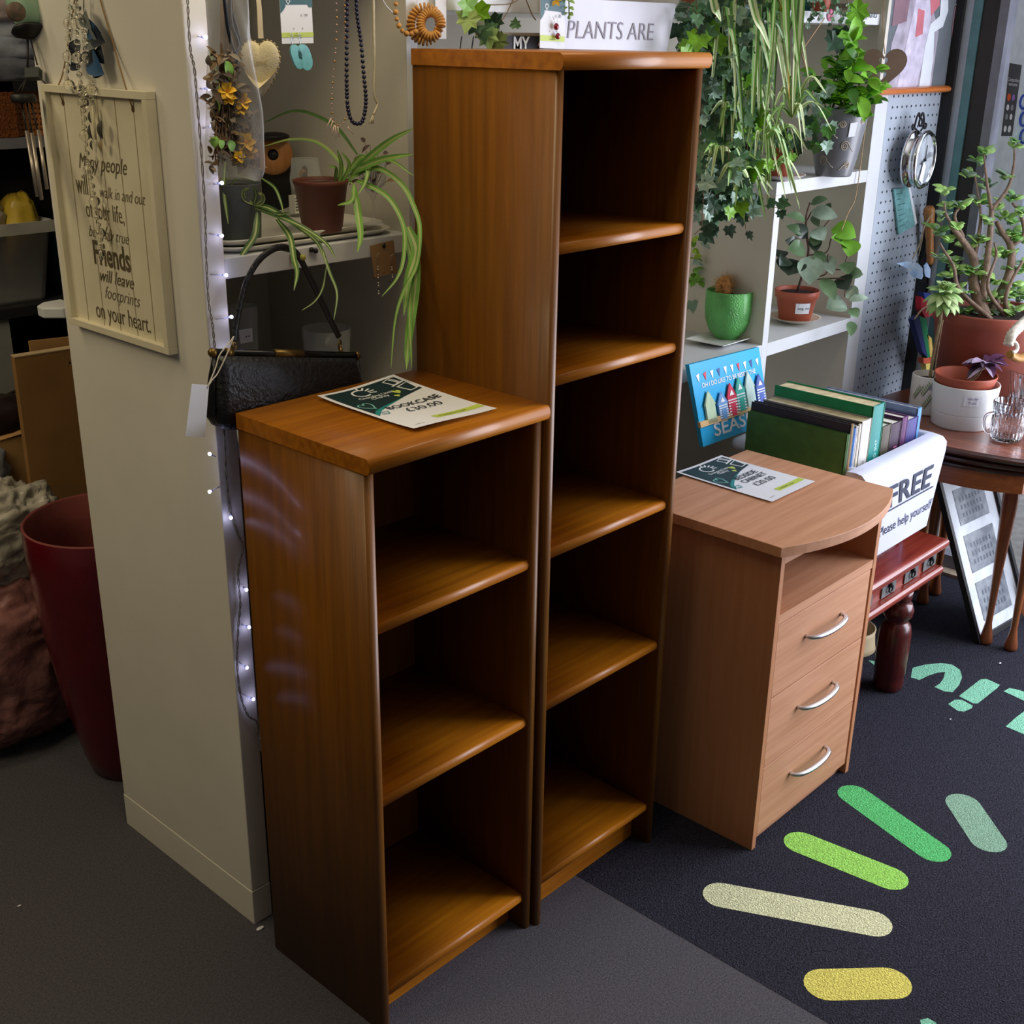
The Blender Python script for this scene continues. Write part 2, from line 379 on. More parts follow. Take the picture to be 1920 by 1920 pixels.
cap((1602,1490), (1749,1595), .043, 4); cap((1806,1507), (1853,1577), .044, 5)
def trace(L, mi): mb.poly([U(x, y, z=RZ) for x, y in L], mi)
# bold letters running away across the mat
trace([(1711,1252),(1735,1246),(1765,1243),(1785,1246),(1800,1256),(1804,1270),(1798,1285),(1786,1298),(1770,1296),(1752,1288),(1763,1281),(1769,1272),(1772,1260),(1758,1261),(1740,1267),(1724,1275),(1708,1270)], 6)
trace([(1798,1305),(1838,1274),(1850,1273),(1875,1284),(1870,1290),(1833,1319),(1825,1319)], 6)
trace([(1778,1320),(1790,1312),(1803,1312),(1824,1323),(1822,1328),(1808,1334),(1796,1333)], 6)
trace([(1882,1296),(1893,1290),(1912,1294),(1960,1312),(1990,1300),(2010,1322),(1975,1342),(1925,1316)], 6)
trace([(1886,1362),(1905,1345),(1925,1330),(1960,1346),(1950,1380),(1925,1379)], 6)
trace([(1628,1238),(1644,1240),(1648,1246),(1638,1246)], 6)
trace([(1560,1215),(1600,1222),(1590,1235),(1550,1226)], 6)
trace([(1725,1912),(1740,1909),(1756,1918),(1752,1930),(1730,1930)], 6)
o = mb.build('entrance_mat', [navy, pile('yellow', (236,220,112)), pile('cream', (226,228,184)), pile('light_green', (160,224,104)), pile('green', (96,196,116)), pile('grey_green', (138,176,150)), pile('mint', (140,208,176))])
tag(o, 'dark navy entrance mat with green and yellow ray stripes and letters', 'mat')

# ================================================================ red wood low table with iron fittings
redw = wood('red_stained_wood', (150, 58, 40), (112, 34, 24), 'x', .3, .4); redz = wood('dark_red_turned_wood', (96, 34, 28), (60, 18, 16), 'z', .3, .4)
iron = mat('black_iron', (40, 40, 42), .5, .6); steel = mat('grey_iron_plate', (110, 112, 112), .55, .3)
TX0, TX1, TY0, TY1, TZ = 1.60, 2.150, -.118, .40, .448
rt_ = thing('low_table', ((TX0+TX1)/2, .14, 0), 'low red-stained wooden table with iron fittings under the box of free books', 'table')
def mould(z0, z1, inset):
    mb = MB(); r = (z1-z0)/2; P = []
    for i in range(9): a = -pi/2+pi*i/8; P.append((r*.7*math.cos(a), (z0+z1)/2+r*math.sin(a)))
    rows = []
    for o, zz in P:
        e = o-inset-r*.7; rows.append([(TX0-e, TY0-e, zz), (TX1+e, TY0-e, zz), (TX1+e, TY1+e, zz), (TX0-e, TY1+e, zz)])
    vs = [p for r_ in rows for p in r_]; fs = [(3,2,1,0)]+[(4*(len(rows)-1)+i) for i in ()]
    for i in range(len(rows)-1):
        for k in range(4): fs.append((4*i+k, 4*i+(k+1) % 4, 4*i+4+(k+1) % 4, 4*i+4+k))
    fs.append(tuple(4*(len(rows)-1)+k for k in range(4)))
    return mb.add(vs, fs, 0)
mould(.418, TZ, 0).build('top', redw, rt_); mould(.332, .360, .004).build('lower_frame', redw, rt_)
MB().box((TX0+.04, TY0+.03, .36), (TX1-.04, TY1-.04, .419)).build('frieze', redw, rt_)
for xc in (1.69, 1.83, 1.97, 2.09):
    p = MB().box((xc-.042, TY0+.026, .363), (xc+.042, TY0+.031, .417), 0)
    p.ball((xc, TY0+.022, .395), .009, 8, 1); p.torus((xc, TY0+.020, .384), .011, .0025, (0,1,0), 14, 5, 1)
    p.build('iron_plate', [steel, iron], rt_)
leg = [(.036,0),(.042,.006),(.045,.03),(.043,.045),(.0455,.05),(.047,.12),(.047,.19),(.042,.215),(.032,.225),(.030,.23),(.042,.245),(.045,.265),(.038,.285),(.028,.292),(.034,.30),(.036,.332)]
for lx, ly in ((1.966, -.070), (1.665, -.070), (1.957, .33), (1.70, .33)): MB().lathe((lx, ly, 0), leg, 22).build('leg', redz, rt_)
# ceramic pet bowl under it
bowlm = mat('stoneware_buff', (196, 176, 140), .5, var=.04)
bc = U(1626, 1234, z=0)+V((.03, .09, 0)); pb = thing('pet_bowl', bc, 'buff stoneware pet bowl with raised letter D under the low red table', 'bowl')
mb = MB().lathe(bc, [(.085,0),(.092,.004),(.088,.02),(.084,.055),(.086,.072),(.082,.074),(.076,.06),(.07,.03),(0,.028)], 28)
mb.build('bowl', bowlm, pb)
tc_ = (CAM-bc); a0 = math.atan2(tc_.y, tc_.x)-.42
mb = MB()
for sx_ in (0,):
    mb.text('D', lambda x, y: bc+V((math.cos(a0+x/.086)*(.0885-.05*(y+.02)), math.sin(a0+x/.086)*(.0885-.05*(y+.02)), .016+y)), .05, 0, offset=.01)
lab(mb.build('letter', mat('stoneware_pale', (232, 216, 184), .5), pb), 'raised pale letter D')

# ================================================================ tub of free books
tub = mat('milky_plastic', (208, 216, 234), .3, var=.02, trans=.12)
BX0, BX1, BY0, BY1, BZ0, BZ1 = 1.655, 2.082, -.058, .36, TZ, .775
BY1 = .325
bt = thing('storage_box', ((BX0+BX1)/2, .15, BZ0), 'open milky white plastic storage box full of old books on the low red table', 'box')
mb = MB(); rows = []
def ring(x0, x1, y0, y1, z, r=.035, n=5):
    P = []
    for cx, cy, a in ((x1-r, y0+r, -pi/2), (x1-r, y1-r, 0), (x0+r, y1-r, pi/2), (x0+r, y0+r, pi)):
        for i in range(n+1): t = a+pi/2*i/n; P.append((cx+r*math.cos(t), cy+r*math.sin(t), z))
    return P
for e, z in ((-.05, BZ0), (-.045, BZ0+.01), (-.012, BZ1-.03), (-.008, BZ1-.004), (.012, BZ1), (.026, BZ1-.008), (.03, BZ1-.028), (.027, BZ1-.028), (.02, BZ1-.006), (-.010, BZ1-.009), (-.016, BZ1-.03), (-.048, BZ0+.014), (-.055, BZ0+.006)):
    rows.append(ring(BX0-e, BX1+e, BY0-e, BY1+e, z))
n = len(rows[0]); vs = [p for r_ in rows for p in r_]; fs = [tuple(reversed(range(n)))]
for i in range(len(rows)-1):
    for k in range(n): fs.append((i*n+k, i*n+(k+1) % n, (i+1)*n+(k+1) % n, (i+1)*n+k))
fs.append(tuple((len(rows)-1)*n+k for k in range(n)))
mb.add(vs, fs, 0, True).build('tub', tub, bt)
# FREE notice over the rim
p0, p1 = U(1628, 874, y=BY0-.034), U(1757, 809, y=BY0-.034); q0, q1 = U(1638, 1046, y=BY0-.020), U(1737, 986, y=BY0-.020)
zt = BZ1+.004
prof = [(BY0+.022, BZ1+.002), (BY0, BZ1+.004), (BY0-.02, BZ1+.001), (BY0-.034, BZ1-.012), (BY0-.035, BZ1-.035)]
mb = MB(); xl, xr = p0.x, 2.078
cols = []
for i in range(9):
    t = i/8; x = xl+(xr-xl)*t; c = [(x, a, b) for a, b in prof]
    bot = lerp((q0.x-.012, q0.y, q0.z), (q1.x, q1.y, q1.z), t)
    for k in range(1, 9):
        s_ = k/8; c.append((x+(bot.x-x)*s_, BY0-.035+(bot.y-BY0+.035)*s_-.0005*math.sin(pi*s_)*math.sin(4*t+1), BZ1-.035+(bot.z-BZ1+.035)*s_))
    cols.append(c)
n = len(cols[0]); mb.add([p for c in cols for p in c], [(i*n+k, i*n+k+1, (i+1)*n+k+1, (i+1)*n+k) for i in range(8) for k in range(n-1)], 0, True)
bl, br = V(q0), V(q1); tl, tr = V((xl, BY0-.037, BZ1-.03)), V((xr, BY0-.037, BZ1-.03))
def ff(u, v): return lerp(lerp(bl, br, u), lerp(tl, tr, u), v)+V((0, -.0011, 0))
mb.text('FREE', lambda x, y: ff(.555+x*.80, .585+y*1.1), .36, 1, offset=.02, spacing=1.04)
mb.add([ff(a, b) for a, b in ((.17,.535), (.93,.535), (.93,.553), (.17,.553))], [(0,1,2,3)], 1)
mb.text('Please help yourself', lambda x, y: ff(.54+x*.60, .25+y*1.0), .18, 1)
tag(mb.build('paper_notice', [mat('notice_paper', (208, 212, 232), .6, var=.01), mat('notice_ink', (44, 52, 76), .6)]), 'white paper FREE notice folded over the rim of the plastic book box', 'sign')
# the books: thickness along x, spine towards the front
pagem = mat('book_pages', (214, 196, 156), .8, var=.1, scale=40); pagew = mat('book_pages_white', (226, 222, 214), .8, var=.06, scale=40)
def book(x, t, z1, y0, y1, c, label, pages=pagem, spine=None, txt=None, txc=(236,236,236), ts=.02, z0=None, name='book'):
    z0 = BZ0+.016 if z0 is None else z0
    nm = 'book_cloth_%d_%d_%d' % c; cm = mat(nm, c, .55, var=.08, scale=30); sm = mat('book_cloth_%d_%d_%d' % spine, spine, .5, var=.06) if spine else cm
    g = min(.0025, t*.16)
    th = thing('book', (x+t/2, (y0+y1)/2, z0), label, 'book', 'old books in the plastic box')
    mb = MB().box((x, y0, z0), (x+g, y1, z1)).box((x+t-g, y0, z0), (x+t, y1, z1))
    k = 6; P = [(x, y0+.001, z0), (x+t, y0+.001, z0)]+[(x+t-t*i/k, y0-.004*math.sin(pi*i/k), z0) for i in range(k+1)]
    mb.build('cover', cm, th)
    sp = MB().prism([(x+t-t*i/k, y0+.002-.004*math.sin(pi*i/k), z0) for i in range(k+1)]+[(x, y0+.004, z0), (x+t, y0+.004, z0)], (0, 0, z1-z0), 0)
    if txt:
        sp.text(txt, lambda a, b: V((x+t/2-b+ts*.35, y0-.0028, (z1+z0)/2+.05-a)), ts, 1, sx=.9)
    sp.build('spine', [sm, mat('spine_text_%d_%d_%d' % txc, txc, .5)], th)
    MB().box((x+g, y0+.004, z0+.003), (x+t-g, y1-.004, z1-.004)).build('pages', pages, th)
fy = -.018
def bx_(px, py): return U(px, py, y=fy)
def BK(pxl, pxr, py, y1, c, label, **k):
    a, b = U(pxl, 800, y=fy), U(pxr, 800, y=fy); book(a.x+.0004, max(.003, b.x-a.x-.0012), U(pxl, py, y=fy).z, fy, min(y1, .285), c, label, **k)
BK(1591, 1596, 815, .285, (60, 102, 46), 'dark green cloth book, leftmost in the plastic box')
BK(1596, 1602, 797, .29, (40, 36, 50), 'navy book with torn tan page edges, second in the plastic box', spine=(150, 120, 70))
BK(1602, 1606, 804, .27, (70, 130, 205), 'thin bright blue spined book near the left of the box', pages=pagew)
BK(1606, 1610, 800, .27, (222, 220, 214), 'thin white spined booklet next to the blue spine', pages=pagew, txt='MINIATURE', txc=(90, 90, 96), ts=.011)
BK(1610, 1616, 797, .28, (40, 40, 46), 'black book with cream spine between white booklet and grey book', spine=(226, 216, 196))
BK(1616, 1634, 792, .30, (150, 146, 136), 'grey cloth book with white spine edge left of the tall green one', spine=(214, 212, 206), txt='THE NATURALIST', txc=(90, 92, 96), ts=.014)
BK(1634, 1655, 765, .31, (12, 128, 78), 'tall glossy green book with turquoise spine in the plastic box', spine=(20, 138, 132), txt='THE GARDEN YEAR', txc=(200, 236, 228), ts=.02)
BK(1656, 1672, 801, .26, (84, 76, 62), 'short dark olive book right of the tall green one', pages=pagew)
BK(1672, 1690, 797, .27, (58, 34, 58), 'dark spined book with pink and white letters in the box', pages=pagew, txt='HERI KEWO', txc=(232, 120, 170), ts=.03)
BK(1691, 1701, 785, .28, (94, 44, 96), 'purple spined book with pink lettering in the box', pages=pagew, txt='NEW KEN', txc=(236, 170, 204), ts=.022)
BK(1701, 1720, 790, .27, (66, 62, 128), 'violet blue book in front of the pale blue annual', pages=pagew, txt='PLANTS', txc=(170, 200, 240), ts=.02)
a = U(1721, 800, y=fy); a.z = U(1721, 762, y=.0).z
book(a.x+.001, .024, a.z, -.012, .29, (120, 138, 178), 'large pale blue hardback, tallest at the right end of the box', pages=pagew, spine=(90, 160, 214))

# ================================================================ seaside plaque hung on the shelf edge
sky = mat('plaque_blue', (40, 170, 224), .45, var=.02)
A, B, D_ = U(1292, 684, y=.36), U(1423, 651, y=.40), U(1316, 822, y=.335)
ux = (B-A); uy = (A-D_); nn = ux.cross(uy).normalized()
if nn.dot(CAM-A) < 0: nn = -nn
sp = thing('seaside_plaque', D_+ux*.5, 'bright blue beach hut plaque hanging against the white shelf edge', 'plaque')
PH = lambda u, v, k=0: D_+ux*u+uy*v+nn*k
mb = MB().obox(PH(0, -.12, -.012), ux, uy*1.12, nn*.012, 0)
wmat = inkwhite
mb.text('OH I DO LIKE TO BE BESIDE THE', lambda x, y: PH(.5+x*.98, .66+y, .0012), .088, 1, offset=.012, sx=.62)
mb.text('SEASIDE', lambda x, y: PH(.57+x, -.035+y, .0012), .26, 1, offset=.015, sx=.86)
for i in range(10):
    u = .08+i*.095; c = [1, 2, 1, 3, 1, 1, 2, 1, 3, 1][i]
    mb.add([PH(u-.022, .86-.02*abs(i-4.5)/4.5, .0012), PH(u+.005, .74, .0012), PH(u+.022, .86, .0012)], [(0,1,2)], c)
mb.build('board', [sky, wmat, mat('hut_red', (206, 60, 84), .5), mat('hut_navy', (60, 84, 150), .5)], sp)
hc = [((.09,.24), .42, (190,214,180)), ((.26,.21), .36, (110,160,214)), ((.40,.20), .44, (206,56,84)), ((.53,.24), .46, (60,176,160)), ((.68,.26), .50, (196,222,214)), ((.835,.22), .42, (80,104,180))]
for i, ((u, v), hh, c) in enumerate(hc):
    w_ = .125; v0 = .17+.03*(i > 2); cm = mat('hut_%d_%d_%d' % c, c, .5)
    mb = MB().prism([PH(u, v0, .002), PH(u+w_, v0, .002), PH(u+w_, v0+hh*.62, .002), PH(u+w_/2, v0+hh, .002), PH(u, v0+hh*.62, .002)], nn*.006, 0)
    if i not in (0, 4):
        for k in range(6):
            vv = v0+.02+k*hh*.09; mb.add([PH(u, vv, .0085), PH(u+w_, vv, .0085), PH(u+w_, vv+hh*.04, .0085), PH(u, vv+hh*.04, .0085)], [(0,1,2,3)], 1)
        mb.add([PH(u+.03, v0, .009), PH(u+.095, v0, .009), PH(u+.095, v0+hh*.42, .009), PH(u+.03, v0+hh*.42, .009)], [(0,1,2,3)], 0)
        mb.add([PH(u+.03, v0+hh*.66, .009), PH(u+.095, v0+hh*.66, .009), PH(u+.0625, v0+hh*.84, .009)], [(0,1,2)], 1)
    a = V(PH(u-.012, v0+hh*.58, .006)); b = V(PH(u+w_/2, v0+hh+.012, .006)); c_ = V(PH(u+w_+.012, v0+hh*.58, .006))
    mb.tube([a, b], .0022, 6, 0); mb.tube([b, c_], .0022, 6, 0)
    mb.build('beach_hut', [cm, wmat], sp)
mb = MB().obox(PH(-.02, .155, 0), ux*1.02+uy*.0, uy*.075, nn*.008, 0); mb.build('sand_strip', mat('sand_wood', (216, 182, 128), .6), sp)
# dark green bin on the low shelf behind it
o = MB().lathe((1.50, .60, .45), [(.09,0),(.10,.01),(.115,.36),(.12,.37),(.112,.37),(.10,.02),(0,.02)], 24).build('waste_bin', mat('bin_green', (66, 86, 44), .5)); tag(o, 'dark olive green round bin behind the blue plaque', 'bin')

# ================================================================ shop window, its frame and the street
blackm = mat('black_frame_paint', (26, 26, 28), .5); alu = mat('grey_aluminium', (176, 184, 194), .4, .3, var=.03)
tealp = mat('teal_frame_paint', (100, 146, 152), .5); darkf = mat('dark_brown_frame', (48, 44, 42), .5); greyf = mat('grey_door_frame', (128, 128, 138), .5)
ys = [U(p, 0, x=WX).y for p in (1818, 1832, 1848, 1881, 1899)]
wn = MB().box((WX-.035, ys[0], 0), (WX+.04, .47, 2.62)).build('window_1', blackm); struct(wn)
for nm, a, b, dx, mt_ in (('frame_post', ys[1], ys[0], .0, alu), ('frame_strip', ys[2], ys[1], .004, tealp), ('frame_recess', ys[3], ys[2], .012, darkf), ('door_stile', ys[4], ys[3], .004, greyf)):
    MB().box((WX-.02+dx, a+.0005, .02), (WX+.05, b, 2.62)).build(nm, mt_, wn)
MB().box((WX-.02, -4, 2.45), (WX+.05, ys[4], 2.62)).build('head_rail', greyf, wn)
MB().box((WX+.018, -4, .06), (WX+.022, ys[4], 2.45)).build('glass_pane', clear('window_glass', (225, 232, 236), .12, .02), wn)
MB().box((WX-.01, -4, .0), (WX+.05, ys[4], .06)).build('bottom_rail', greyf, wn)
struct(MB().box((WX-.06, -4, 0), (WX-.011, .40, .012)).build('trim_threshold', mat('stone_threshold', (176, 160, 138), .8, var=.12, scale=30)))
struct(MB().box((WX+.05, -6, -.2), (14, 8, -.03)).build('floor_pavement', mat('pavement', (166, 160, 152), .9, var=.1, scale=25)))
struct(MB().box((9, -6, -.03), (9.3, 8, 5.5)).build('wall_street', mat('street_stone', (98, 102, 102), .9, col2=(70, 76, 78), scale=2.2, stretch=(1, 1, 3))))
struct(MB().box((WX+.06, .6, -.03), (4.2, .75, 3)).build('wall_outside_return', mat('grey_render', (140, 138, 134), .9)))
# white van parked across the pavement
vz = U(1890, 272, x=5.2).z
van = thing('van', (6.0, 1.2, -.03), 'white parked vehicle outside the shop window behind the jade plant', 'van')
vw = mat('van_white', (238, 242, 250), .25, coat=.5, var=.01); vl = mat('van_lavender', (150, 160, 216), .4)
vy0, vy1 = U(1935, 400, x=5.2).y-2.2, U(1858, 420, x=5.2).y
MB().box((5.2, vy0, .25), (6.9, vy1, vz)).build('body', vw, van, bevel=.08)
MB().box((5.185, vy1-.14, .5), (5.199, vy1-.06, vz-.06)).box((5.185, vy1-.34, vz-.13), (5.199, vy1-.06, vz-.06)).build('door_panel', vl, van)
MB().box((5.18, vy0+.6, vz*.55), (5.199, vy1-.5, vz*.85)).build('side_window', mat('van_glass', (60, 70, 84), .1), van)
for yy in (vy0+.5, vy1-.5):
    MB().lathe((5.22, yy, .27), [(0,0),(.2,0),(.3,.02),(.3,.18),(0,.18)], 20, axis=(1,0,0)).build('wheel', mat('tyre', (40, 40, 42), .8), van)
# stickers on the glass
gx = WX+.015
def quad(pts, x): return [U(a, b, x=x) for a, b in pts]
mb = MB(); P = quad([(1877,255),(1898,255),(1916,122),(1893,118)], gx); mb.poly(P, 0)
def sf(u, v): return lerp(lerp(P[0], P[1], u), lerp(P[3], P[2], u), v)+V((-.0012, 0, 0))
mb.text('Contactless', lambda x, y: sf(.5+x, .76+y*.35), .2, 1); mb.text('welcome', lambda x, y: sf(.5+x, .70+y*.35), .2, 1)
for k, (u, v, c, w_) in enumerate([(.3,.54,2,.15), (.68,.54,3,.13), (.3,.40,1,.12), (.68,.40,4,.12), (.3,.27,4,.12), (.68,.27,1,.12), (.3,.10,1,.13), (.68,.10,1,.14)]):
    mb.poly([sf(u+w_*math.cos(a), v+w_*.36*math.sin(a)) for a in [2*pi*i/12 for i in range(12)]], c)
o = mb.build('payment_sticker', [mat('sticker_grey', (74, 76, 80), .5), paper, mat('sticker_orange', (236, 96, 40), .5), mat('sticker_lilac', (150, 120, 200), .5), mat('sticker_grey2', (150, 154, 160), .5)])
tag(o, 'dark grey sticker with coloured card symbols on the shop window glass', 'sticker')
mb = MB(); P = quad([(1899,268),(1960,262),(1975,120),(1920,180)], gx+.001); mb.poly(P, 0)
for i, s_ in enumerate(['00,', '00.', '01.5']):
    a = V(U(1908, 205+i*32, x=gx)); mb.text(s_, lambda x, y: a+V((-.002, -x, y)), .07, 1, 'LEFT', offset=.01)
tag(mb.build('window_poster', [mat('poster_pale_blue', (206, 226, 246), .6), mat('poster_blue', (52, 84, 190), .6)]), 'pale blue poster with blue figures at the right edge of the glass', 'poster')

# ================================================================ pegboard wall and what hangs on it
mb = MB().box((2.531, .44, 0), (WX-.036, .455, 2.62)); k = 0
for i in range(11):
    for j in range(56):
        x, zz = 2.565+i*.0325, .2+j*.0325
        mb.poly([(x+.0042*math.cos(a), .4392, zz+.0042*math.sin(a)) for a in [-2*pi*q/7 for q in range(7)]], 1)
struct(mb.build('wall_pegboard', [mat('pegboard_grey_blue', (168, 178, 190), .55, var=.04, scale=6), mat('peg_hole', (34, 38, 46), .9)]))
orangew = wood('orange_picture_wood', (214, 128, 62), (188, 100, 40), 'x', .35)
PY = .418
A = U(1652, 178, y=PY); B = U(1796, 174, y=PY); zb = (A.z+B.z)/2; pxl, pxr = A.x-.02, B.x+.012
pic = thing('framed_picture', ((pxl+pxr)/2, PY, zb), 'large picture in an orange wooden frame above the pegboard', 'picture')
MB().prism([(pxl, PY+.022, zb)]+[(pxl, PY+.012-.022*math.sin(pi*i/8), zb+.011-.011*math.cos(pi*i/8)) for i in range(9)]+[(pxl, PY+.022, zb+.022)], (pxr-pxl, 0, 0)).build('bottom_rail', orangew, pic)
for xa, m__ in ((pxl, mat('pale_picture_edge', (206, 200, 188), .5)), (pxr-.018, mat('brown_picture_wood', (132, 84, 50), .4))): MB().box((xa, PY, zb+.022), (xa+.018, PY+.022, zb+.62)).build('side_rail', m__, pic)
MB().box((pxl, PY, zb+.62), (pxr, PY+.022, zb+.64)).build('top_rail', orangew, pic)
mb = MB().box((pxl+.01, PY+.014, zb+.015), (pxr-.01, PY+.02, zb+.625), 0); yc = PY+.0135
def blob(L, mi, k=1): mb.poly([V((U(a, b, y=yc-k*.0004).x, yc-k*.0004, U(a, b, y=yc-k*.0004).z)) for a, b in L], mi)
blob([(1660,172),(1745,168),(1760,60),(1745,0),(1700,0),(1672,80)], 1); blob([(1672,50),(1700,40),(1706,0),(1678,0)], 5, 2)
blob([(1680,172),(1716,170),(1742,70),(1748,0),(1718,0),(1700,80)], 2, 2); blob([(1722,170),(1742,168),(1750,110),(1752,60),(1768,50),(1778,20),(1778,0),(1764,0),(1762,30),(1745,45),(1734,90)], 3, 3)
blob([(1746,30),(1762,10),(1762,-20),(1744,-20)], 4, 4); blob([(1716,70),(1730,64),(1734,20),(1722,16)], 4, 3); blob([(1786,110),(1796,60),(1800,15),(1790,12),(1784,60)], 5, 2); blob([(1796,80),(1804,20),(1800,5),(1792,8),(1798,20)], 3, 3)
mb.build('print', [mat('print_grey', (112, 118, 124), .25, var=.1, scale=5), mat('print_mauve', (172, 164, 178), .3, var=.14, scale=25), mat('print_lilac', (206, 198, 216), .3, var=.1, scale=30), mat('print_pale', (226, 230, 236), .3, var=.03), mat('print_rose', (206, 120, 130), .3), mat('print_plum', (136, 108, 118), .3)], pic)
# brown metal heart on a cord
rust = mat('brown_metal', (112, 90, 74), .5, .3)
c = U(1656, 126, y=.345); hh = thing('metal_heart', c, 'flat brown metal heart with small heart cut-outs hanging over the picture corner', 'ornament')
s_ = .070; out = heart2(0, 0, s_, 40); mb = MB()
def cut(cx, cy, s2): return heart2(cx, cy, s2, 40)
def at_(p, dy): return V((c.x+p[0], c.y+dy, c.z+p[1]))
holes = [((-.002, .016), .0145), ((-.002, -.022), .0145)]
# solid plate built as two mirrored rings around each cut-out
bmh = bmesh.new()
def loopv(P): return [bmh.verts.new((p[0], 0, p[1])) for p in P]
L0 = loopv(out); ed = [bmh.edges.new((L0[i], L0[(i+1) % len(L0)])) for i in range(len(L0))]
for (hc_, hs) in holes:
    L1 = loopv(heart2(hc_[0], hc_[1], hs, 24)); ed += [bmh.edges.new((L1[i], L1[(i+1) % len(L1)])) for i in range(len(L1))]
bmesh.ops.triangle_fill(bmh, edges=ed, use_beauty=True)
bmesh.ops.recalc_face_normals(bmh, faces=bmh.faces)
mb.add([c+rt*(v.co.x*1.02)+V((0,0,v.co.z*1.02)) for v in bmh.verts], [[v.index for v in f.verts] for f in (bmh.verts.index_update(), bmh.faces)[1]], 0); bmh.free()
mb.build('plate', rust, hh, solid=.003)
MB().tube([c+V((0,0,.036)), U(1655, 50, y=.36), U(1660, -60, y=.39)], .0012, 5).build('cord', mat('jute', (160, 128, 88), .9), hh)
# round chrome station clock on a scroll bracket
chrome = mat('chrome', (214, 216, 218), .12, 1, var=.02)
cc = U(1722, 299, y=.385); ck = thing('wall_clock', cc, 'round chrome clock hanging from a black scroll bracket on the pegboard', 'clock')
ax = V((.08, -.996, .0)).normalized(); R = .092
mb = MB().lathe(cc-ax*.028, [(0,0),(R*.9,0),(R,.006),(R*.96,.014),(R*.86,.018),(R*.86,.038),(R*.98,.042),(R,.048),(R*.93,.056),(R*.86,.054),(R*.86,.046)], 40, axis=ax); mb.build('case', chrome, ck)
MB().lathe(cc-ax*.028, [(0,.0465),(R*.87,.0465)], 36, axis=ax).build('dial', mat('dial_silver', (206, 214, 222), .3, var=.05, scale=8), ck)
az_ = V((0,0,1)); ay_ = az_.cross(ax)
mb = MB(); f0 = cc+ax*.022
mb.tube([f0, f0+az_*.045+ay_*.005], .0016, 5); mb.tube([f0, f0-ay_*.03-az_*.012], .0018, 5); mb.ball(f0, .006, 8, 0); mb.build('hands', blackm, ck)
MB().poly([f0+ax*.001+ay_*a+az_*b for a, b in ((-.032,-.06), (.0,-.075), (.012,-.02), (-.012,-.005))]).build('price_label', paper, ck)
t0 = cc+V((-.004, .01, .112)); mb = MB()
for sgn in (-1, 1):
    mb.tube(spline([t0+V((0,0,.012)), t0+V((sgn*.012,0,.03)), t0+V((sgn*.026,0,.016)), t0+V((sgn*.034,0,-.012)), t0+V((sgn*.044,0,-.018)), t0+V((sgn*.05,0,-.008)), t0+V((sgn*.043,0,-.003))], 5), .0035, 6)
    mb.tube([t0+V((sgn*.034,0,-.012)), cc+az_*(R-.004)-ax*.01+V((sgn*.012,0,0))], .003, 6)
mb.torus(t0-V((0,.003,-.002)), .011, .0035, (0,1,0), 16, 6); mb.build('bracket', iron, ck)
# teal plaque and its backing
a, b, c_, d_ = [U(*p, y=.432) for p in ((1676,354),(1703,352),(1716,422),(1685,440))]
tp = thing('teal_plaque', d_, 'small weathered teal lettered plaque hung below the chrome clock', 'plaque')
MB().prism([a, b, c_, d_], (0, .006, 0)).build('board', mat('teal_board', (122, 178, 180), .7, var=.12, scale=60, bump=.3), tp)
MB().prism([V(b)+V((.001,0,0)), V(b)+V((.014,0,.002)), V(c_)+V((.014,0,.006)), V(c_)+V((.001,0,0))], (0, .004, 0)).build('edge_strip', paper, tp)
mb = MB()
for k in range(7):
    l0, l1 = lerp(a, d_, .12+k*.12), lerp(b, c_, .12+k*.12); mb.tube([lerp(l0, l1, .12)-V((0,.0004,0)), lerp(l0, l1, .35+.5*random.random())-V((0,.0004,0))], .0011, 4)
mb.build('lettering', mat('teal_dark', (70, 128, 134), .7), tp)
# things leaning in the corner by the black post
a, b = U(1742, 388, y=.40), U(1744, 494, y=.40); hw = (a-b).length
tt = thing('hand_tool', b, 'wooden turned handle garden tool with a leather lace by the black window post', 'tool')
MB().lathe(b, [(.011,0),(.0125,.01),(.0115,.03),(.0135,.05),(.013,hw*.45),(.0155,hw*.5),(.0165,hw*.56),(.0155,hw*.6),(.017,hw*.64),(.0165,hw*.7),(.0175,hw*.73),(.017,hw*.8),(.0185,hw*.86),(.019,hw*.95),(.014,hw),(0,hw)], 18, axis=(a-b)).build('handle', wood('tool_wood', (186, 128, 70), (156, 98, 48), 'z', .4), tt)
MB().tube([b, b+V((.004,0,-.10))], [.005,.003], 8).build('shank', iron, tt)
mb = MB().tube(spline([U(1727,408,y=.385), U(1733,425,y=.38), U(1748,400,y=.378), U(1733,425,y=.376), U(1728,455,y=.38), U(1722,480,y=.39)], 6), .0016, 5)
mb.tube(spline([U(1733,425,y=.38), U(1724,458,y=.385), U(1711,486,y=.392)], 6), .0022, 5); mb.build('lace', mat('lace', (176, 156, 128), .8), tt)
bc_ = U(1722, 506, y=.36); bf = thing('butterfly_ornament', bc_, 'pale blue butterfly garden ornament on a wire by the pegboard', 'ornament')
bm_ = mat('butterfly_blue', (150, 190, 236), .4, col2=(210, 226, 246), scale=30)
for L in ([(1682,494),(1700,490),(1722,494),(1731,504),(1726,508),(1700,503)], [(1731,504),(1731,518),(1728,524),(1714,520),(1706,512),(1712,506)], [(1731,500),(1738,492),(1745,505),(1744,522),(1735,518)]):
    MB().prism([U(px, py, y=.36+abs(px-1731)*.0003) for px, py in L], (0, .002, 0)).build('wing', bm_, bf)
MB().tube([U(1731, 500, y=.36), U(1732, 524, y=.36)], .003, 6).build('body', blackm, bf)
MB().tube(spline([U(1734, 524, y=.362), U(1746, 560, y=.34), U(1752, 612, y=.29), U(1755, 660, y=.285)], 5), .0012, 5).build('wire', iron, bf)
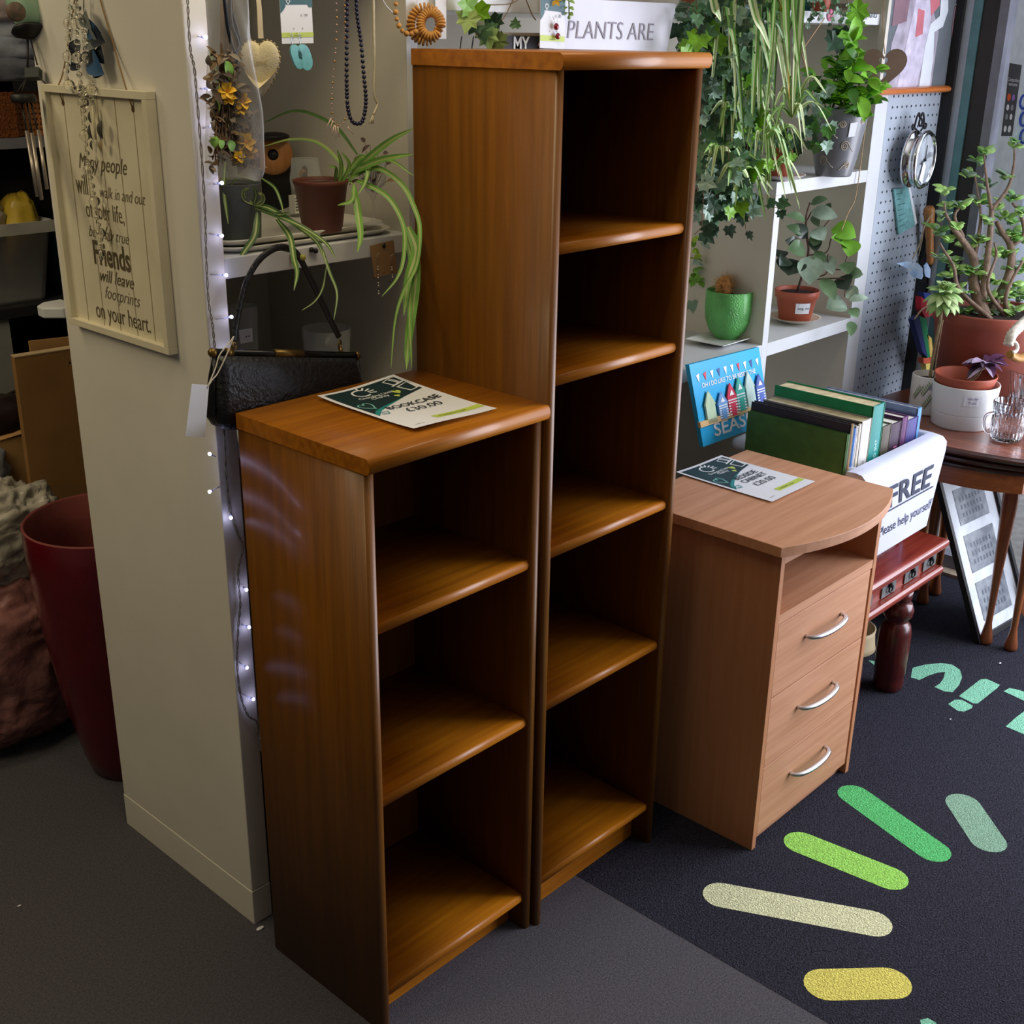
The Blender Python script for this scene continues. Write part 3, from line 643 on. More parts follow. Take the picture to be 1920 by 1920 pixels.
# rainbow windsock
a = U(1727, 560, y=.345); rw = thing('windsock', U(1740, 690, y=.345), 'folded rainbow striped windsock hanging beside the big terracotta pot', 'windsock')
for nm, L, c in (('blue_band', [(1713,600),(1723,592),(1740,672),(1730,660)], (34, 46, 110)), ('green_band', [(1724,592),(1737,598),(1742,640),(1746,668),(1738,672)], (20, 128, 74)), ('yellow_band', [(1738,626),(1747,634),(1750,668),(1745,672)], (222, 190, 96)), ('blue_top', [(1732,548),(1750,552),(1756,566),(1748,572),(1734,562)], (40, 70, 160)), ('red_band', [(1727,556),(1748,572),(1752,590),(1735,596),(1727,580)], (196, 40, 60)), ('orange_band', [(1731,672),(1747,670),(1748,680),(1732,682)], (204, 90, 60)), ('cream_band', [(1736,682),(1746,681),(1745,696),(1737,697)], (226, 206, 110))):
    MB().prism([U(px, py, y=.345) for px, py in L], (.0, .02, 0)).build(nm, mat('sock_%d_%d_%d' % c, c, .6), rw)
MB().tube(spline([U(1715, 598, y=.34), U(1732, 578, y=.335), U(1757, 573, y=.335), U(1772, 580, y=.35)], 6), .003, 6).build('hoop', mat('cane', (206, 170, 140), .6), rw)

# ================================================================ nest of tables
mahog = wood('mahogany_top', (142, 84, 62), (112, 60, 42), 'y', .25, .5); mahd = wood('mahogany_edge', (74, 40, 30), (50, 26, 20), 'y', .35, .3); mahl = wood('mahogany_leg', (150, 88, 50), (118, 64, 36), 'z', .35, .3)
NZ = .69
def nest(x0, x1, y0, y1, z, legs, label, apron):
    th = thing('nesting_table', ((x0+x1)/2, (y0+y1)/2, 0), label, 'table', None)
    P = []
    n = 12
    for (ax_, ay_2, bx2, by2, ox, oy) in ((x0,y0,x1,y0,0,-1), (x1,y0,x1,y1,1,0), (x1,y1,x0,y1,0,1), (x0,y1,x0,y0,-1,0)):
        for i in range(n):
            t = i/n; bul = (.075 if ox else .02)*(1-(2*t-1)**2); P.append((ax_+(bx2-ax_)*t+ox*bul, ay_2+(by2-ay_2)*t+oy*bul))
    rows = []; cx, cy = (x0+x1)/2, (y0+y1)/2
    for e, zz in ((.012, z-.020), (.003, z-.017), (.0, z-.012), (.002, z-.006), (.010, z-.003), (.016, z)):
        rows.append([(x+(cx-x)/abs(cx-x or 1)*e*.8, y+(cy-y)/abs(cy-y or 1)*e*.8, zz) for x, y in P])
    N = len(P); vs = [p for r_ in rows for p in r_]; mb = MB()
    mb.add(vs, [(i*N+k, i*N+(k+1) % N, (i+1)*N+(k+1) % N, (i+1)*N+k) for i in range(5) for k in range(N)], 1)
    mb.add(rows[-1], [tuple(range(N))], 0); mb.add(rows[0], [tuple(reversed(range(N)))], 1); mb.build('tabletop', [mahog, mahd], th)
    lx0, lx1, ly0, ly1 = legs
    MB().prism([(x+(cx-x)*.07, y+(cy-y)*.05, z-.0205-apron) for x, y in P], (0, 0, apron)).build('apron', wood('mahogany_apron', (168, 98, 50), (138, 76, 38), 'y', .35, .3), th)
    H = z-.021
    for lx in (lx0, lx1):
        for ly in (ly0, ly1):
            MB().lathe((lx, ly, 0), [(.012,0),(.020,.004),(.021,.014),(.017,.035),(.0105,.075),(.0105,.12),(.013,.22),(.019,.36),(.024,H*.74),(.025,H*.8),(.020,H*.87),(.024,H*.89),(.024,H)], 16).build('leg', mahl, th)
    return th
la, lb = U(1847, 1206, z=0), U(1894, 1218, z=0)
nest(2.318, 2.80, -.335, .37, NZ, (lb.x, 2.77, lb.y, .30), 'largest mahogany nesting table by the window, carrying the plant pots', .003)
nest(2.336, 2.785, -.285, .31, NZ-.026, (la.x, 2.734, la.y, .137), 'middle mahogany table nested directly beneath the pot-laden one', .003)
nest(2.352, 2.77, -.24, .26, NZ-.052, (2.60, 2.70, .12, .22), 'smallest mahogany nesting table, lowest of the three, with an orange-brown apron', .058)
# picture frames on the floor under it
bl = U(1838, 1212, z=0)+V((.006,.012,.002)); br = U(1920, 1163, z=0)+V((.006,.012,.002)); tlp = V((2.40, .06, .545))
ux = (br-bl).normalized()*.33; uy = tlp-bl; nn = ux.cross(uy).normalized(); nn = nn if nn.y < 0 else -nn
Q = lambda u, v, k=0: bl+ux*u+uy*v+nn*k
fr = thing('photo_frame', bl+ux*.5, 'black framed set of three photographs leaning under the nesting tables', 'picture frame')
for a, b, c_, d_ in ((0,0,.045,1), (.955,0,1,1), (.045,0,.955,.03), (.045,.97,.955,1)):
    MB().obox(Q(a, b, -.012), ux*(c_-a), uy*(d_-b), nn*.02).build('frame_rail', blackm, fr)
MB().obox(Q(.045, .03, -.008), ux*.91, uy*.94, nn*.006).build('mount', mat('mount_white', (212, 220, 228), .5), fr)
ph = mat('photo_grey', (150, 158, 164), .4, col2=(96, 104, 116), scale=26); ph2 = mat('photo_dark', (90, 98, 110), .4)
for v0, v1 in ((.665, .87), (.385, .605), (.10, .325)):
    mb = MB().obox(Q(.22, v0, -.0015), ux*.56, uy*(v1-v0), nn*.001, 0)
    for k in range(7):
        for j in range(3): mb.obox(Q(.30+k*.06, v0+(v1-v0)*(.2+j*.22), -.0004), ux*.025, uy*(v1-v0)*.12, nn*.0005, 1)
    mb.build('photograph', [ph, ph2], fr)
gold = wood('gilt_wood', (236, 164, 70), (196, 122, 44), 'z', .3, .3)
a = U(1760, 960, y=.18); gf = thing('gilt_frame', (a.x, .19, 0), 'gilt wooden frame standing behind the red table and box', 'picture frame')
x1 = U(1777, 900, y=.18).x; x0 = U(1738, 960, y=.18).x
for k, (u0, u1, mt_) in enumerate(((0, .25, gold), (.27, .62, gold), (.64, 1.0, mahd))):
    MB().box((x0+(x1-x0)*u0, .175+.004*k, 0), (x0+(x1-x0)*u1, .205, .555)).build('frame_moulding', mt_, gf, bevel=.004)
MB().box((x0, .206, .0), (x1, .212, .55)).build('backing', mat('frame_board', (120, 92, 60), .6), gf)

# ================================================================ plants: helpers
def rv(s=1): return V((random.uniform(-s, s), random.uniform(-s, s), random.uniform(-s, s)))
def strap(mb, pts, w, n=6, face=None, mis=(0, 1, 0), fold=.25):
    """long variegated strap leaf: three stripes, folded along the midrib"""
    P = spline(pts, n); N = len(P); rows = []
    fc = V(face) if face is not None else (CAM-P[0]).normalized()*.8+V((0,0,.7))+rv(.5)
    for i, p in enumerate(P):
        t = (P[min(i+1, N-1)]-P[max(i-1, 0)]).normalized(); sd = t.cross(fc)
        sd = sd.normalized() if sd.length > 1e-5 else t.orthogonal().normalized(); nr = sd.cross(t)
        s = i/(N-1); q = w*.5*min(1, .45+s*3)*(1-s**3)**.8+.0004
        rows += [p-sd*q+nr*q*fold, p-sd*q*.25, p+sd*q*.25, p+sd*q+nr*q*fold]
    for k in range(3): mb.add([], [], 0)
    o = len(mb.v); mb.v += rows
    for i in range(N-1):
        for k in range(3): mb.f.append([o+4*i+k, o+4*i+k+1, o+4*i+5+k, o+4*i+4+k]); mb.m.append(mis[k]); mb.sm.append(True)
def ovate(mb, a, b, w, face=None, mi=0, curl=.12, mi2=None, tip=1.0):
    """broad leaf from a to b with a folded midrib"""
    a, b = V(a), V(b); d = b-a; L = d.length
    if L < 1e-5: return
    fc = V(face) if face is not None else (CAM-a).normalized()*.7+V((0,0,.8))+rv(.5)
    sd = d.cross(fc); sd = sd.normalized() if sd.length > 1e-6 else d.orthogonal().normalized(); nr = sd.cross(d).normalized()
    n = 6; rows = []
    for i in range(n+1):
        s = i/n; q = w*.5*max(.0, math.sin(pi*s**.85)**.75 if 0 < s < 1 else 0); c = a+d*s+nr*L*curl*math.sin(pi*s)
        rows += [c-sd*q+nr*q*.25, c, c+sd*q+nr*q*.25]
    o = len(mb.v); mb.v += rows
    for i in range(n):
        for k in range(2): mb.f.append([o+3*i+k, o+3*i+k+1, o+3*i+4+k, o+3*i+3+k]); mb.m.append(mi if k == 0 or mi2 is None else mi2); mb.sm.append(True)
IV = [(0,0),(.28,-.14),(.42,.05),(.62,.12),(.42,.38),(.50,.62),(.24,.60),(0,1),(-.24,.60),(-.50,.62),(-.42,.38),(-.62,.12),(-.42,.05),(-.28,-.14)]
def ivy(mb, a, d, s, face=None, mi=0):
    a, d = V(a), V(d).normalized(); fc = V(face) if face is not None else (CAM-a).normalized()+V((0,0,.4))+rv(.7)
    sd = d.cross(fc); sd = sd.normalized() if sd.length > 1e-6 else d.orthogonal().normalized(); nr = sd.cross(d)
    c = a+d*s*.35-nr*s*.05; P = [a+sd*(x*s*.95)+d*(y*s)+nr*s*.1*abs(x)*random.uniform(-1, 1.5) for x, y in IV]
    mb.add([c]+P, [(0, i+1, (i+1) % len(IV)+1) for i in range(len(IV))], mi, False)
def vine(ms, ml, pts, step, size, mis, r=.0012, jit=.02, kind=ivy):
    P = spline(pts, 8); ms.tube(P, r, 5); acc = 0
    for i in range(1, len(P)):
        acc += (P[i]-P[i-1]).length
        if acc >= step:
            acc = 0; o = rv(1); o.y -= .7; o = o.normalized(); q = P[i]+o*jit*random.uniform(.3, 1)
            ms.tube([P[i], q], r*.6, 4, cap=False); kind(ml, q, (o+V((0,0,-.9))+rv(.5)), size*random.uniform(.7, 1.25), mi=random.choice(mis))
def pot_prof(r0, r1, h, rim=0, rh=.02, t=.004, depth=.012, foot=0):
    P = [(r0*.9, 0), (r0, .003)]
    if rim: P += [(r0+(r1-rim-r0)*1, h-rh), (r1-rim*.2, h-rh+.001), (r1, h-rh+.004)]
    return P+[(r1, h-.002), (r1-t*.4, h), (r1-t, h-.002), (r1-t-.001, h-depth)]
soil = mat('potting_soil', (44, 34, 28), .95, var=.3, scale=120, bump=.8, bscale=150)
terra = mat('terracotta_plastic', (176, 88, 64), .5, var=.04, scale=8); terrad = mat('terracotta_dark', (150, 76, 58), .55, var=.1, scale=6)
ivyd = mat('ivy_dark', (54, 84, 62), .4, var=.18, scale=40); ivym = mat('ivy_mid', (84, 124, 84), .4, var=.16, scale=40); ivyb = mat('ivy_bright', (120, 176, 40), .42, var=.14, scale=40); ivyp = mat('ivy_pale', (150, 180, 160), .35, var=.1, scale=40)
stemm = mat('stem_brown', (112, 88, 58), .7, var=.1); stemg = mat('stem_green', (116, 140, 70), .6)
spg = mat('spider_green', (112, 164, 66), .4, var=.1, scale=30); spc = mat('spider_cream', (206, 214, 160), .45, var=.04); spy = mat('spider_yellowed', (206, 166, 60), .5); spd = mat('spider_dark_green', (72, 104, 46), .4, var=.1, scale=30)
def planter(name, c, label, cat, prof, m, soilr, soilz, seg=32, grp=None):
    th = thing(name, c, label, cat, grp); MB().lathe(c, prof, seg).build('pot', m, th)
    MB().lathe(V(c)+V((0,0,soilz)), [(soilr, -.004), (soilr*.96, 0), (soilr*.5, .004), (0, .005)], 18).build('soil', soil, th); return th

# ---------------------------------------------------------------- hanging plants from the top shelf
def hang(name, c, label, grp=None):
    return planter(name, c, label, 'plant', pot_prof(.055, .08, .13, .006), terra, .072, .118)
TS = 1.8982
pA = hang('trailing_ivy', (1.72, .60, TS), 'dense dark trailing ivy hanging from the top shelf beside the tall bookcase')
ms, ml = MB(), MB()
for k in range(26):
    px = 1268+random.random()*150; y_ = random.uniform(.33, .44); L = random.uniform(.5, 1)
    end = 200+230*L*(1 if px < 1400 else .7); top = V((1.72+random.uniform(-.05, .05), .57, TS+.13)); e = U(px, -60, y=y_-.02)
    pts = [top, lerp(top, e, .5)+V((0,0,.03)), e]+[U(px+random.uniform(-16, 16)-q*(px-1330)*.02, -20+q*(end+20)/5, y=y_+random.uniform(-.02, .02)) for q in range(1, 6)]
    vine(ms, ml, pts, .024, .036, [0, 0, 0, 1, 1, 3] if px < 1340 else [0, 1, 1, 3])
for k in range(170):          # the thick of the curtain
    px, py = 1272+random.random()**1.5*120, random.uniform(10, 430); q = U(px, py, y=random.uniform(.36, .46)); ivy(ml, q, V((0,0,-1))+rv(.8), random.uniform(.022, .042), mi=random.choice([0,0,0,0,1,3]))
for px, py, s in ((1312,60,.055), (1292,75,.055), (1330,45,.05), (1345,70,.045), (1285,88,.05), (1420,210,.06), (1408,235,.055), (1410,300,.06), (1402,320,.05), (1356,100,.04), (1378,135,.045), (1402,140,.04), (1390,380,.04), (1370,390,.035), (1385,230,.045), (1440,300,.035)):
    ivy(ml, U(px, py, y=.33+random.uniform(-.02, .02)), V((random.uniform(-.5,.5), -.2, -1)), s, mi=2)
pts = [U(1370,395,y=.40), U(1395,388,y=.38), U(1420,385,y=.38), U(1450,388,y=.37), U(1466,392,y=.37)]; vine(ms, ml, pts, .03, .04, [0, 3, 3, 1])
pts = [U(1340,415,y=.39), U(1318,425,y=.39), U(1302,440,y=.40)]; vine(ms, ml, pts, .03, .035, [0, 3, 1])
ms.build('stems', stemm, pA); ml.build('foliage', [ivyd, ivym, ivyb, ivyp], pA)

pB = hang('spider_plant', (2.02, .60, TS), 'large striped spider plant trailing in a curtain from the top shelf with young plantlets')
mf, ms = MB(), MB()
ctr = V((2.02, .57, TS+.13))
for px0, px1, py1, w_ in [(1345,1400,150,14), (1365,1380,200,12), (1385,1395,260,13), (1400,1445,95,12), (1420,1436,180,13), (1430,1410,240,11), (1445,1450,150,13), (1455,1440,210,12), (1470,1480,140,11), (1475,1470,210,13), (1490,1498,120,11), (1500,1486,215,12), (1505,1490,190,11), (1410,1450,165,11), (1360,1385,130,10), (1440,1475,185,9), (1395,1430,140,12), (1375,1368,110,12), (1462,1456,120,12), (1332,1352,40,12), (1420,1470,95,11), (1455,1478,170,10)]:
    y_ = random.uniform(.30, .38); e = U(px0, -70, y=y_+.05); st_ = ctr+V((random.uniform(-.04,.04), 0, 0))
    strap(mf, [st_, lerp(st_, e, .6)+V((0,0,.05)), e, U((px0*2+px1)/3, py1*.25, y=y_), U((px0+px1*2)/3, py1*.6, y=y_-.01), U(px1, py1, y=y_)], w_/620*1.15, 5, face=(-.6,-.8,.1), mis=random.choice([(0,1,0), (0,1,0), (1,0,1)]))
for k in range(34):
    px0 = random.uniform(1350, 1500); px1 = px0+random.uniform(-30, 40); py1 = random.uniform(60, 300) if px1 < 1470 else random.uniform(60, 190); y_ = random.uniform(.30, .39); e = U(px0, -70, y=y_+.05); st_ = ctr+V((random.uniform(-.05,.05), 0, 0))
    strap(mf, [st_, lerp(st_, e, .6)+V((0,0,.05)), e, U((px0*2+px1)/3, py1*.25, y=y_), U((px0+px1*2)/3, py1*.6, y=y_-.01), U(px1, py1, y=y_)], random.uniform(.009, .02), 5, face=(-.6,-.8,.1), mis=random.choice([(0,1,0), (0,1,0), (1,0,1), (3,0,3)]))
strap(mf, [ctr, U(1440,-40,y=.36), U(1446,5,y=.35), U(1462,50,y=.34), U(1472,100,y=.34)], .014, 5, mis=(2, 2, 2))
strap(mf, [ctr, U(1450,-40,y=.36), U(1474,60,y=.34), U(1478,150,y=.34), U(1482,205,y=.34)], .009, 5, mis=(2, 2, 2))
ms.tube(spline([ctr, U(1500,-60,y=.37), U(1496,40,y=.345), U(1489,130,y=.335), U(1484,218,y=.33)], 6), .0022, 6); ms.tube(spline([ctr, U(1400,-60,y=.38), U(1404,120,y=.36), U(1392,250,y=.34), U(1379,325,y=.335)], 6), .002, 6); ms.tube(spline([U(1404,120,y=.36), U(1424,200,y=.34), U(1432,262,y=.335)], 6), .0018, 6)
def tuft(px, py, y_, tips, w_, h=18):
    c = U(px, py, y=y_)
    for tx, ty in tips:
        mx = (px+tx)/2+random.uniform(-3, 3); my = min(py, ty)-h*random.uniform(.4, 1)-abs(tx-px)*.12
        strap(mf, [c, U(mx, my, y=y_-.03*random.random()), U(tx, ty, y=y_-.05*random.random())], w_, 6, mis=random.choice([(1,0,1), (0,1,0)]))
tuft(1484, 220, .33, [(1540,200), (1550,175), (1562,215), (1530,190), (1560,245), (1505,290), (1510,260), (1440,230), (1452,250), (1462,180), (1480,160), (1452,200)], .011, 24)
tuft(1379, 326, .335, [(1398,400), (1412,385), (1378,360), (1408,345), (1436,330), (1440,365), (1365,350), (1360,320), (1420,300), (1345,345)], .012, 12)
tuft(1432, 264, .335, [(1470,285), (1475,310), (1460,330), (1485,360), (1490,345), (1440,320), (1446,345), (1415,300), (1405,290), (1452,300), (1478,270)], .0095, 18)
tuft(1420, 235, .34, [(1490,300), (1470,260), (1480,330), (1400,270), (1390,250), (1455,280)], .010, 20)
for px, py in ((1350,290), (1395,345), (1410,180), (1460,250), (1370,210), (1450,320)):
    tuft(px, py, .35, [(px+random.uniform(-45, 55), py+random.uniform(-5, 75)) for _ in range(9)], .010, 18)
mf.build('foliage', [spg, spc, spy, spd], pB); ms.build('runners', stemg, pB)

# ---------------------------------------------------------------- right-hand shelf: grey swirl pot
c = U(1562, 329, z=SH+.0005); D = DEP(c); k_ = D/F; R1, R0, Hh = 51*k_, 33*k_, .192
gp = planter('potted_shrub', c, 'grey pot with cream swirls holding a bright green bushy plant on the upper right shelf', 'plant', [(R0*.95,0),(R0,.004),(R0*1.2,.05),(R1*.92,.12),(R1,.165),(R1*.97,Hh-.004),(R1*.93,Hh),(R1*.90,Hh-.004),(R1*.9,Hh-.03)], mat('grey_glaze', (118, 120, 126), .35, var=.08, scale=10, coat=.3), R1*.88, Hh-.02)
def rad(h):
    P = [(0,R0),(.004,R0),(.05,R0*1.2),(.12,R1*.92),(.165,R1),(Hh,R1)]
    for (h0, r0_), (h1, r1_) in zip(P, P[1:]):
        if h <= h1: return r0_+(r1_-r0_)*(h-h0)/(h1-h0)
    return R1
ac = math.atan2(CAM.y-c.y, CAM.x-c.x); mb = MB()
def on(a, h): return c+V((math.cos(a)*(rad(h)+.0006), math.sin(a)*(rad(h)+.0006), h))
for a1, h1, sg, s in ((-.55,.045,1,.016), (-.5,.13,1,.017), (.15,.15,-1,.011), (.35,.09,1,.015), (1.0,.16,1,.012), (.62,.035,-1,.013), (-1.2,.1,1,.014)):
    sp_ = []
    for i in range(26):
        t = i/25*2.2*2*pi; q = s*(1-i/25*.85); sp_.append(on(ac+a1+sg*q*math.cos(t)/R1, h1+q*math.sin(t)))
    tail = [on(ac+a1+sg*s*(1+.5*j)/R1, h1-s*.25*j-s*.3*(j > 1)) for j in range(4)]
    MB().tube(list(reversed(tail))+sp_, .0011, 5).build('swirl', mat('cream_slip', (206, 190, 170), .5), gp)
MB().prism([on(ac+.42, .155)+V((-.001,-.001,0)), on(ac+.72, .158)+V((-.001,-.001,0)), on(ac+.70, .118)+V((-.001,-.001,0)), on(ac+.42, .115)+V((-.001,-.001,0))], (.0004,.0004,0)).build('price_label', paper, gp)
ml, ms = MB(), MB(); yb = c.y; sd0 = DEP((c.x, c.y, c.z+.25))
for bx0, by0, tx, ty in [(1560,205,1600,45), (1560,205,1585,70), (1570,205,1640,130), (1565,205,1630,170), (1560,205,1640,190), (1555,205,1570,110), (1550,205,1530,140), (1560,205,1610,100), (1560,205,1620,220), (1550,205,1520,175), (1556,205,1545,165), (1566,205,1652,160), (1560,205,1596,140)]:
    y_ = sd0+random.uniform(-.10, .03); P = [U(bx0, by0, d=sd0), U((bx0+tx)/2+random.uniform(-8, 8), (by0+ty)/2, d=(sd0+y_)/2), U(tx, ty, d=y_)]; S_ = spline(P, 5); ms.tube(S_, .0018, 5)
    for p in S_[3:]:
        for j in range(2):
            d = rv(1); d.z = abs(d.z)*.3-.05; d.y -= .3; ovate(ml, p, p+d.normalized()*random.uniform(.035, .058), random.uniform(.02, .03), mi=random.choice([0, 0, 1, 1]))
for px, py, tx, ty, w_, mi in [(1580,148,1622,156,.03,0), (1596,80,1604,30,.045,0), (1600,78,1612,50,.04,0), (1615,180,1620,230,.04,0), (1640,195,1655,180,.03,0), (1600,178,1608,200,.024,0), (1612,125,1645,140,.026,0), (1588,130,1592,155,.025,0), (1630,150,1650,172,.03,0), (1545,130,1552,115,.025,0), (1596,165,1604,200,.03,1)]:
    ovate(ml, U(px, py, d=sd0-.10), U(tx, ty, d=sd0-.12), w_, mi=mi)
for px, py, d in ((1575,55,(.4,0,-1)), (1605,35,(0,0,1)), (1570,70,(-.8,0,-.6)), (1598,95,(.2,0,-1)), (1590,60,(.2,0,-1)), (1600,48,(1,0,.2))): ivy(ml, U(px, py, d=sd0-.08), V(d), .066, mi=2 if px < 1580 else 0)
for k in range(40): ivy(ml, U(random.uniform(1492, 1560), random.uniform(150, 275), y=yb+random.uniform(-.08, .02)), V((0,0,-1))+rv(.8), random.uniform(.025, .042), mi=random.choice([1, 2, 2, 3]))
ml.build('foliage', [mat('leaf_lime', (126, 190, 48), .42, var=.12, scale=40), mat('leaf_mid', (84, 142, 58), .42, var=.12, scale=40), ivyd, ivyp], gp); ms.build('stems', stemg, gp)
# small terracotta pot and saucer beside it
c = U(1500, 338, z=SH+.0005)+V((-.03, .05, 0)); sc_ = tag(MB().lathe(c, [(.04,0),(.045,.002),(.072,.014),(.074,.016),(.070,.0155),(.044,.006),(0,.005)], 28).build('saucer', mat('pink_grey_glaze', (196, 188, 186), .35)), 'pale saucer on the upper right shelf under a small terracotta pot', 'saucer')
c2 = c+V((0,0,.006)); tp2 = planter('potted_ivy', c2, 'small terracotta pot of drooping ivy in the pale saucer by the grey swirl pot', 'plant', pot_prof(.027, .038, .085, .003), terra, .033, .076)
ml = MB()
for k in range(22): ivy(ml, c2+V((random.uniform(-.04,.03), random.uniform(-.05,.02), random.uniform(.05,.13))), V((0,-.2,-1))+rv(.6), random.uniform(.026, .04), mi=random.choice([0, 0, 1, 2]))
ml.build('foliage', [ivyd, ivym, ivyb], tp2)
# beaded twine down the shelf edge
tag(MB().tube(spline([U(1625,215,y=.425), U(1616,290,y=.43), U(1604,370,y=.43), U(1590,400,y=.43), U(1578,432,y=.425)], 8), .0016, 5).build('beaded_twine', mat('twine', (186, 156, 116), .8, var=.3, scale=300)), 'thin beaded twine hanging down the right end of the shelves', 'string')
tag(MB().tube([U(1546,34,y=.435), U(1502,97,y=.40)], .0015, 5).tube(spline([U(1502,97,y=.40), U(1512,130,y=.39), U(1522,165,y=.39), U(1526,185,y=.40)], 5), .0018, 5).build('dried_twig', mat('dried_stem', (170, 138, 104), .8)), 'dry thin stem slanting down from the top shelf edge above the grey pot', 'twig')
# top shelf bits
c = V((U(1518, 5, y=.56).x, .56, TS)); tag(MB().lathe(c, pot_prof(.045, .058, .11, 0), 28).build('planter', mat('teal_glaze', (38, 128, 134), .3, coat=.3)), 'small teal glazed plant pot on the top shelf', 'pot')
c = V((U(1588, 5, y=.60).x+.02, .60, TS+.012)); tag(MB().lathe(c, pot_prof(.04, .052, .1, 0), 28).build('planter', mat('sage_glaze', (136, 160, 136), .4)), 'sage green pot standing in a clear plate on the top shelf', 'pot')
c = V((c.x, .60, TS)); tag(MB().lathe(c, [(.05,0),(.055,.003),(.098,.028),(.10,.03),(.097,.029),(.054,.009),(0,.008)], 36).build('plate', glass('clear_glass_plate', (230, 226, 216), .08)), 'clear shallow glass plate under the sage pot on the top shelf', 'plate')
c = V((U(1540, 5, y=.50).x, .50, TS)); tv = planter('string_plant', c, 'tiny-leaved variegated trailing plant over the top shelf edge', 'plant', pot_prof(.022, .03, .05), terra, .027, .044)
ml, ms = MB(), MB()
for k in range(9):
    px = random.uniform(1515, 1590); vine(ms, ml, [c+V((0,0,.05)), U(px, -6, y=.44), U(px+random.uniform(-8, 8), 20, y=.425), U(px+random.uniform(-14, 10), random.uniform(28, 55), y=.42)], .012, .012, [0, 0, 1], .0007, .008)
ml.build('foliage', [ivym, ivyp], tv); ms.build('stems', stemm, tv)
c = U(1556, 28, y=.4385); tag(MB().lathe(c, [(.016,0),(.016,.0012),(0,.0013)], 20, axis=(0,-1,0)).build('round_sticker', mat('sticker_pink', (226, 130, 160), .5)), 'pink round sticker on the top shelf edge', 'sticker')
mb = MB(); c = U(1634, 33, y=.4393); mb.text('plants', lambda x, y: c+V((x, 0, y)), .028, 0, shear=.4); tag(mb.build('shelf_marking', ink), 'handwritten mark in dark pen on the top shelf edge', 'writing')

# ---------------------------------------------------------------- peperomia on the lower right shelf
c = U(1489, 604, z=SL+.0005); k_ = DEP(c)/F
tag(MB().lathe(c, [(.035,0),(.038,.002),(46*k_,.018),(48*k_,.02),(45*k_,.019),(.036,.006),(0,.005)], 32).build('saucer', mat('cream_glaze', (216, 206, 186), .3)), 'cream saucer under the labelled terracotta pot on the lower right shelf', 'saucer')
c = c+V((0,0,.0065)); pp = planter('potted_peperomia', c, 'terracotta plastic pot with a white label and large glossy oval leaves', 'plant', [(29*k_*.92,0),(29*k_,.003),(37*k_,.074),(40*k_,.076),(41*k_,.098),(40*k_,.1),(38.5*k_,.098),(38*k_,.08)], terra, 37.5*k_, .088)
ac = math.atan2(CAM.y-c.y, CAM.x-c.x); mb = MB()
lp = [c+V((math.cos(ac+a)*(35*k_+q), math.sin(ac+a)*(35*k_+q), h)) for a, h, q in [(t, .066, 1.6*k_) for t in (.0,.2,.4,.6,.8)]+[(t, .032, -.9*k_) for t in (.8,.6,.4,.2,.0)]]
mb.add(lp, [(i, i+1, 8-i, 9-i) for i in range(4)], 0)
mb.text('Sarg, red', lambda x, y: c+V((math.cos(ac+.42+x/.066)*(35*k_+.0009), math.sin(ac+.42+x/.066)*(35*k_+.0009), .046+y)), .012, 1, shear=.2)
lab(mb.build('label', [paper, ink], pp), 'white handwritten label')
ms, ml = MB(), MB(); yb = c.y
pd = DEP((c.x, c.y, c.z+.15))-.03
def C1(x, y): return (1250+.18229*x, 360+.18229*y)
trunk = spline([c+V((0,0,.09)), U(*C1(1455,640), y=yb-.01), U(*C1(1440,450), y=yb-.01), U(*C1(1435,260), y=yb), U(*C1(1475,110), y=yb)], 5); ms.tube(trunk, [.005-.0001*i for i in range(len(trunk))], 7)
for a, b, e in (((1450,500),(1560,420),(1690,270)), ((1460,650),(1640,620),(1690,480)), ((1440,880),(1640,840),(1660,640)), ((1500,900),(1820,900),(1830,1080)), ((1460,700),(1780,800),(1860,660)), ((1440,300),(1480,220),(1500,190))):
    ms.tube(spline([U(*C1(*a), d=pd), U(*C1(*b), d=pd-.02), U(*C1(*e), d=pd-.03)], 5), .0022, 6)
for a, b, w_, mi in [((1480,200),(1760,260),115,2), ((1430,300),(1220,240),80,1), ((1450,470),(1280,340),110,0), ((1420,440),(1225,350),80,1), ((1500,390),(1620,500),150,2), ((1425,610),(1240,590),150,1), ((1350,540),(1215,500),90,0), ((1300,690),(1250,860),230,0), ((1480,655),(1470,955),200,2), ((1630,660),(1710,850),115,2), ((1690,390),(1950,470),190,3), ((1860,570),(1690,470),140,3), ((1890,480),(1870,670),150,3), ((1850,720),(1870,850),120,1), ((1590,890),(1730,1120),120,1), ((1790,870),(1860,1010),150,0), ((1850,1160),(1640,1200),190,2), ((1180,600),(1160,690),110,0), ((1510,560),(1560,420),90,1), ((1540,600),(1600,780),90,1), ((1860,830),(2020,850),90,1), ((1870,1120),(2080,1090),70,2), ((1880,1200),(1960,1300),100,1), ((1900,1330),(1890,1490),80,1), ((1850,980),(1960,1100),110,2), ((1480,130),(1660,70),80,1), ((1510,230),(1570,360),70,1), ((1640,200),(1690,110),60,1), ((1240,680),(1160,760),120,0), ((1520,480),(1530,620),100,0)]:
    ovate(ml, U(*C1(*a), d=pd-random.uniform(.0, .04)), U(*C1(*b), d=pd-random.uniform(.02, .06)), w_*.18229*k_*1.35, face=(CAM-c).normalized()+V((0,0,.5))+rv(.35), mi=mi, curl=.1)
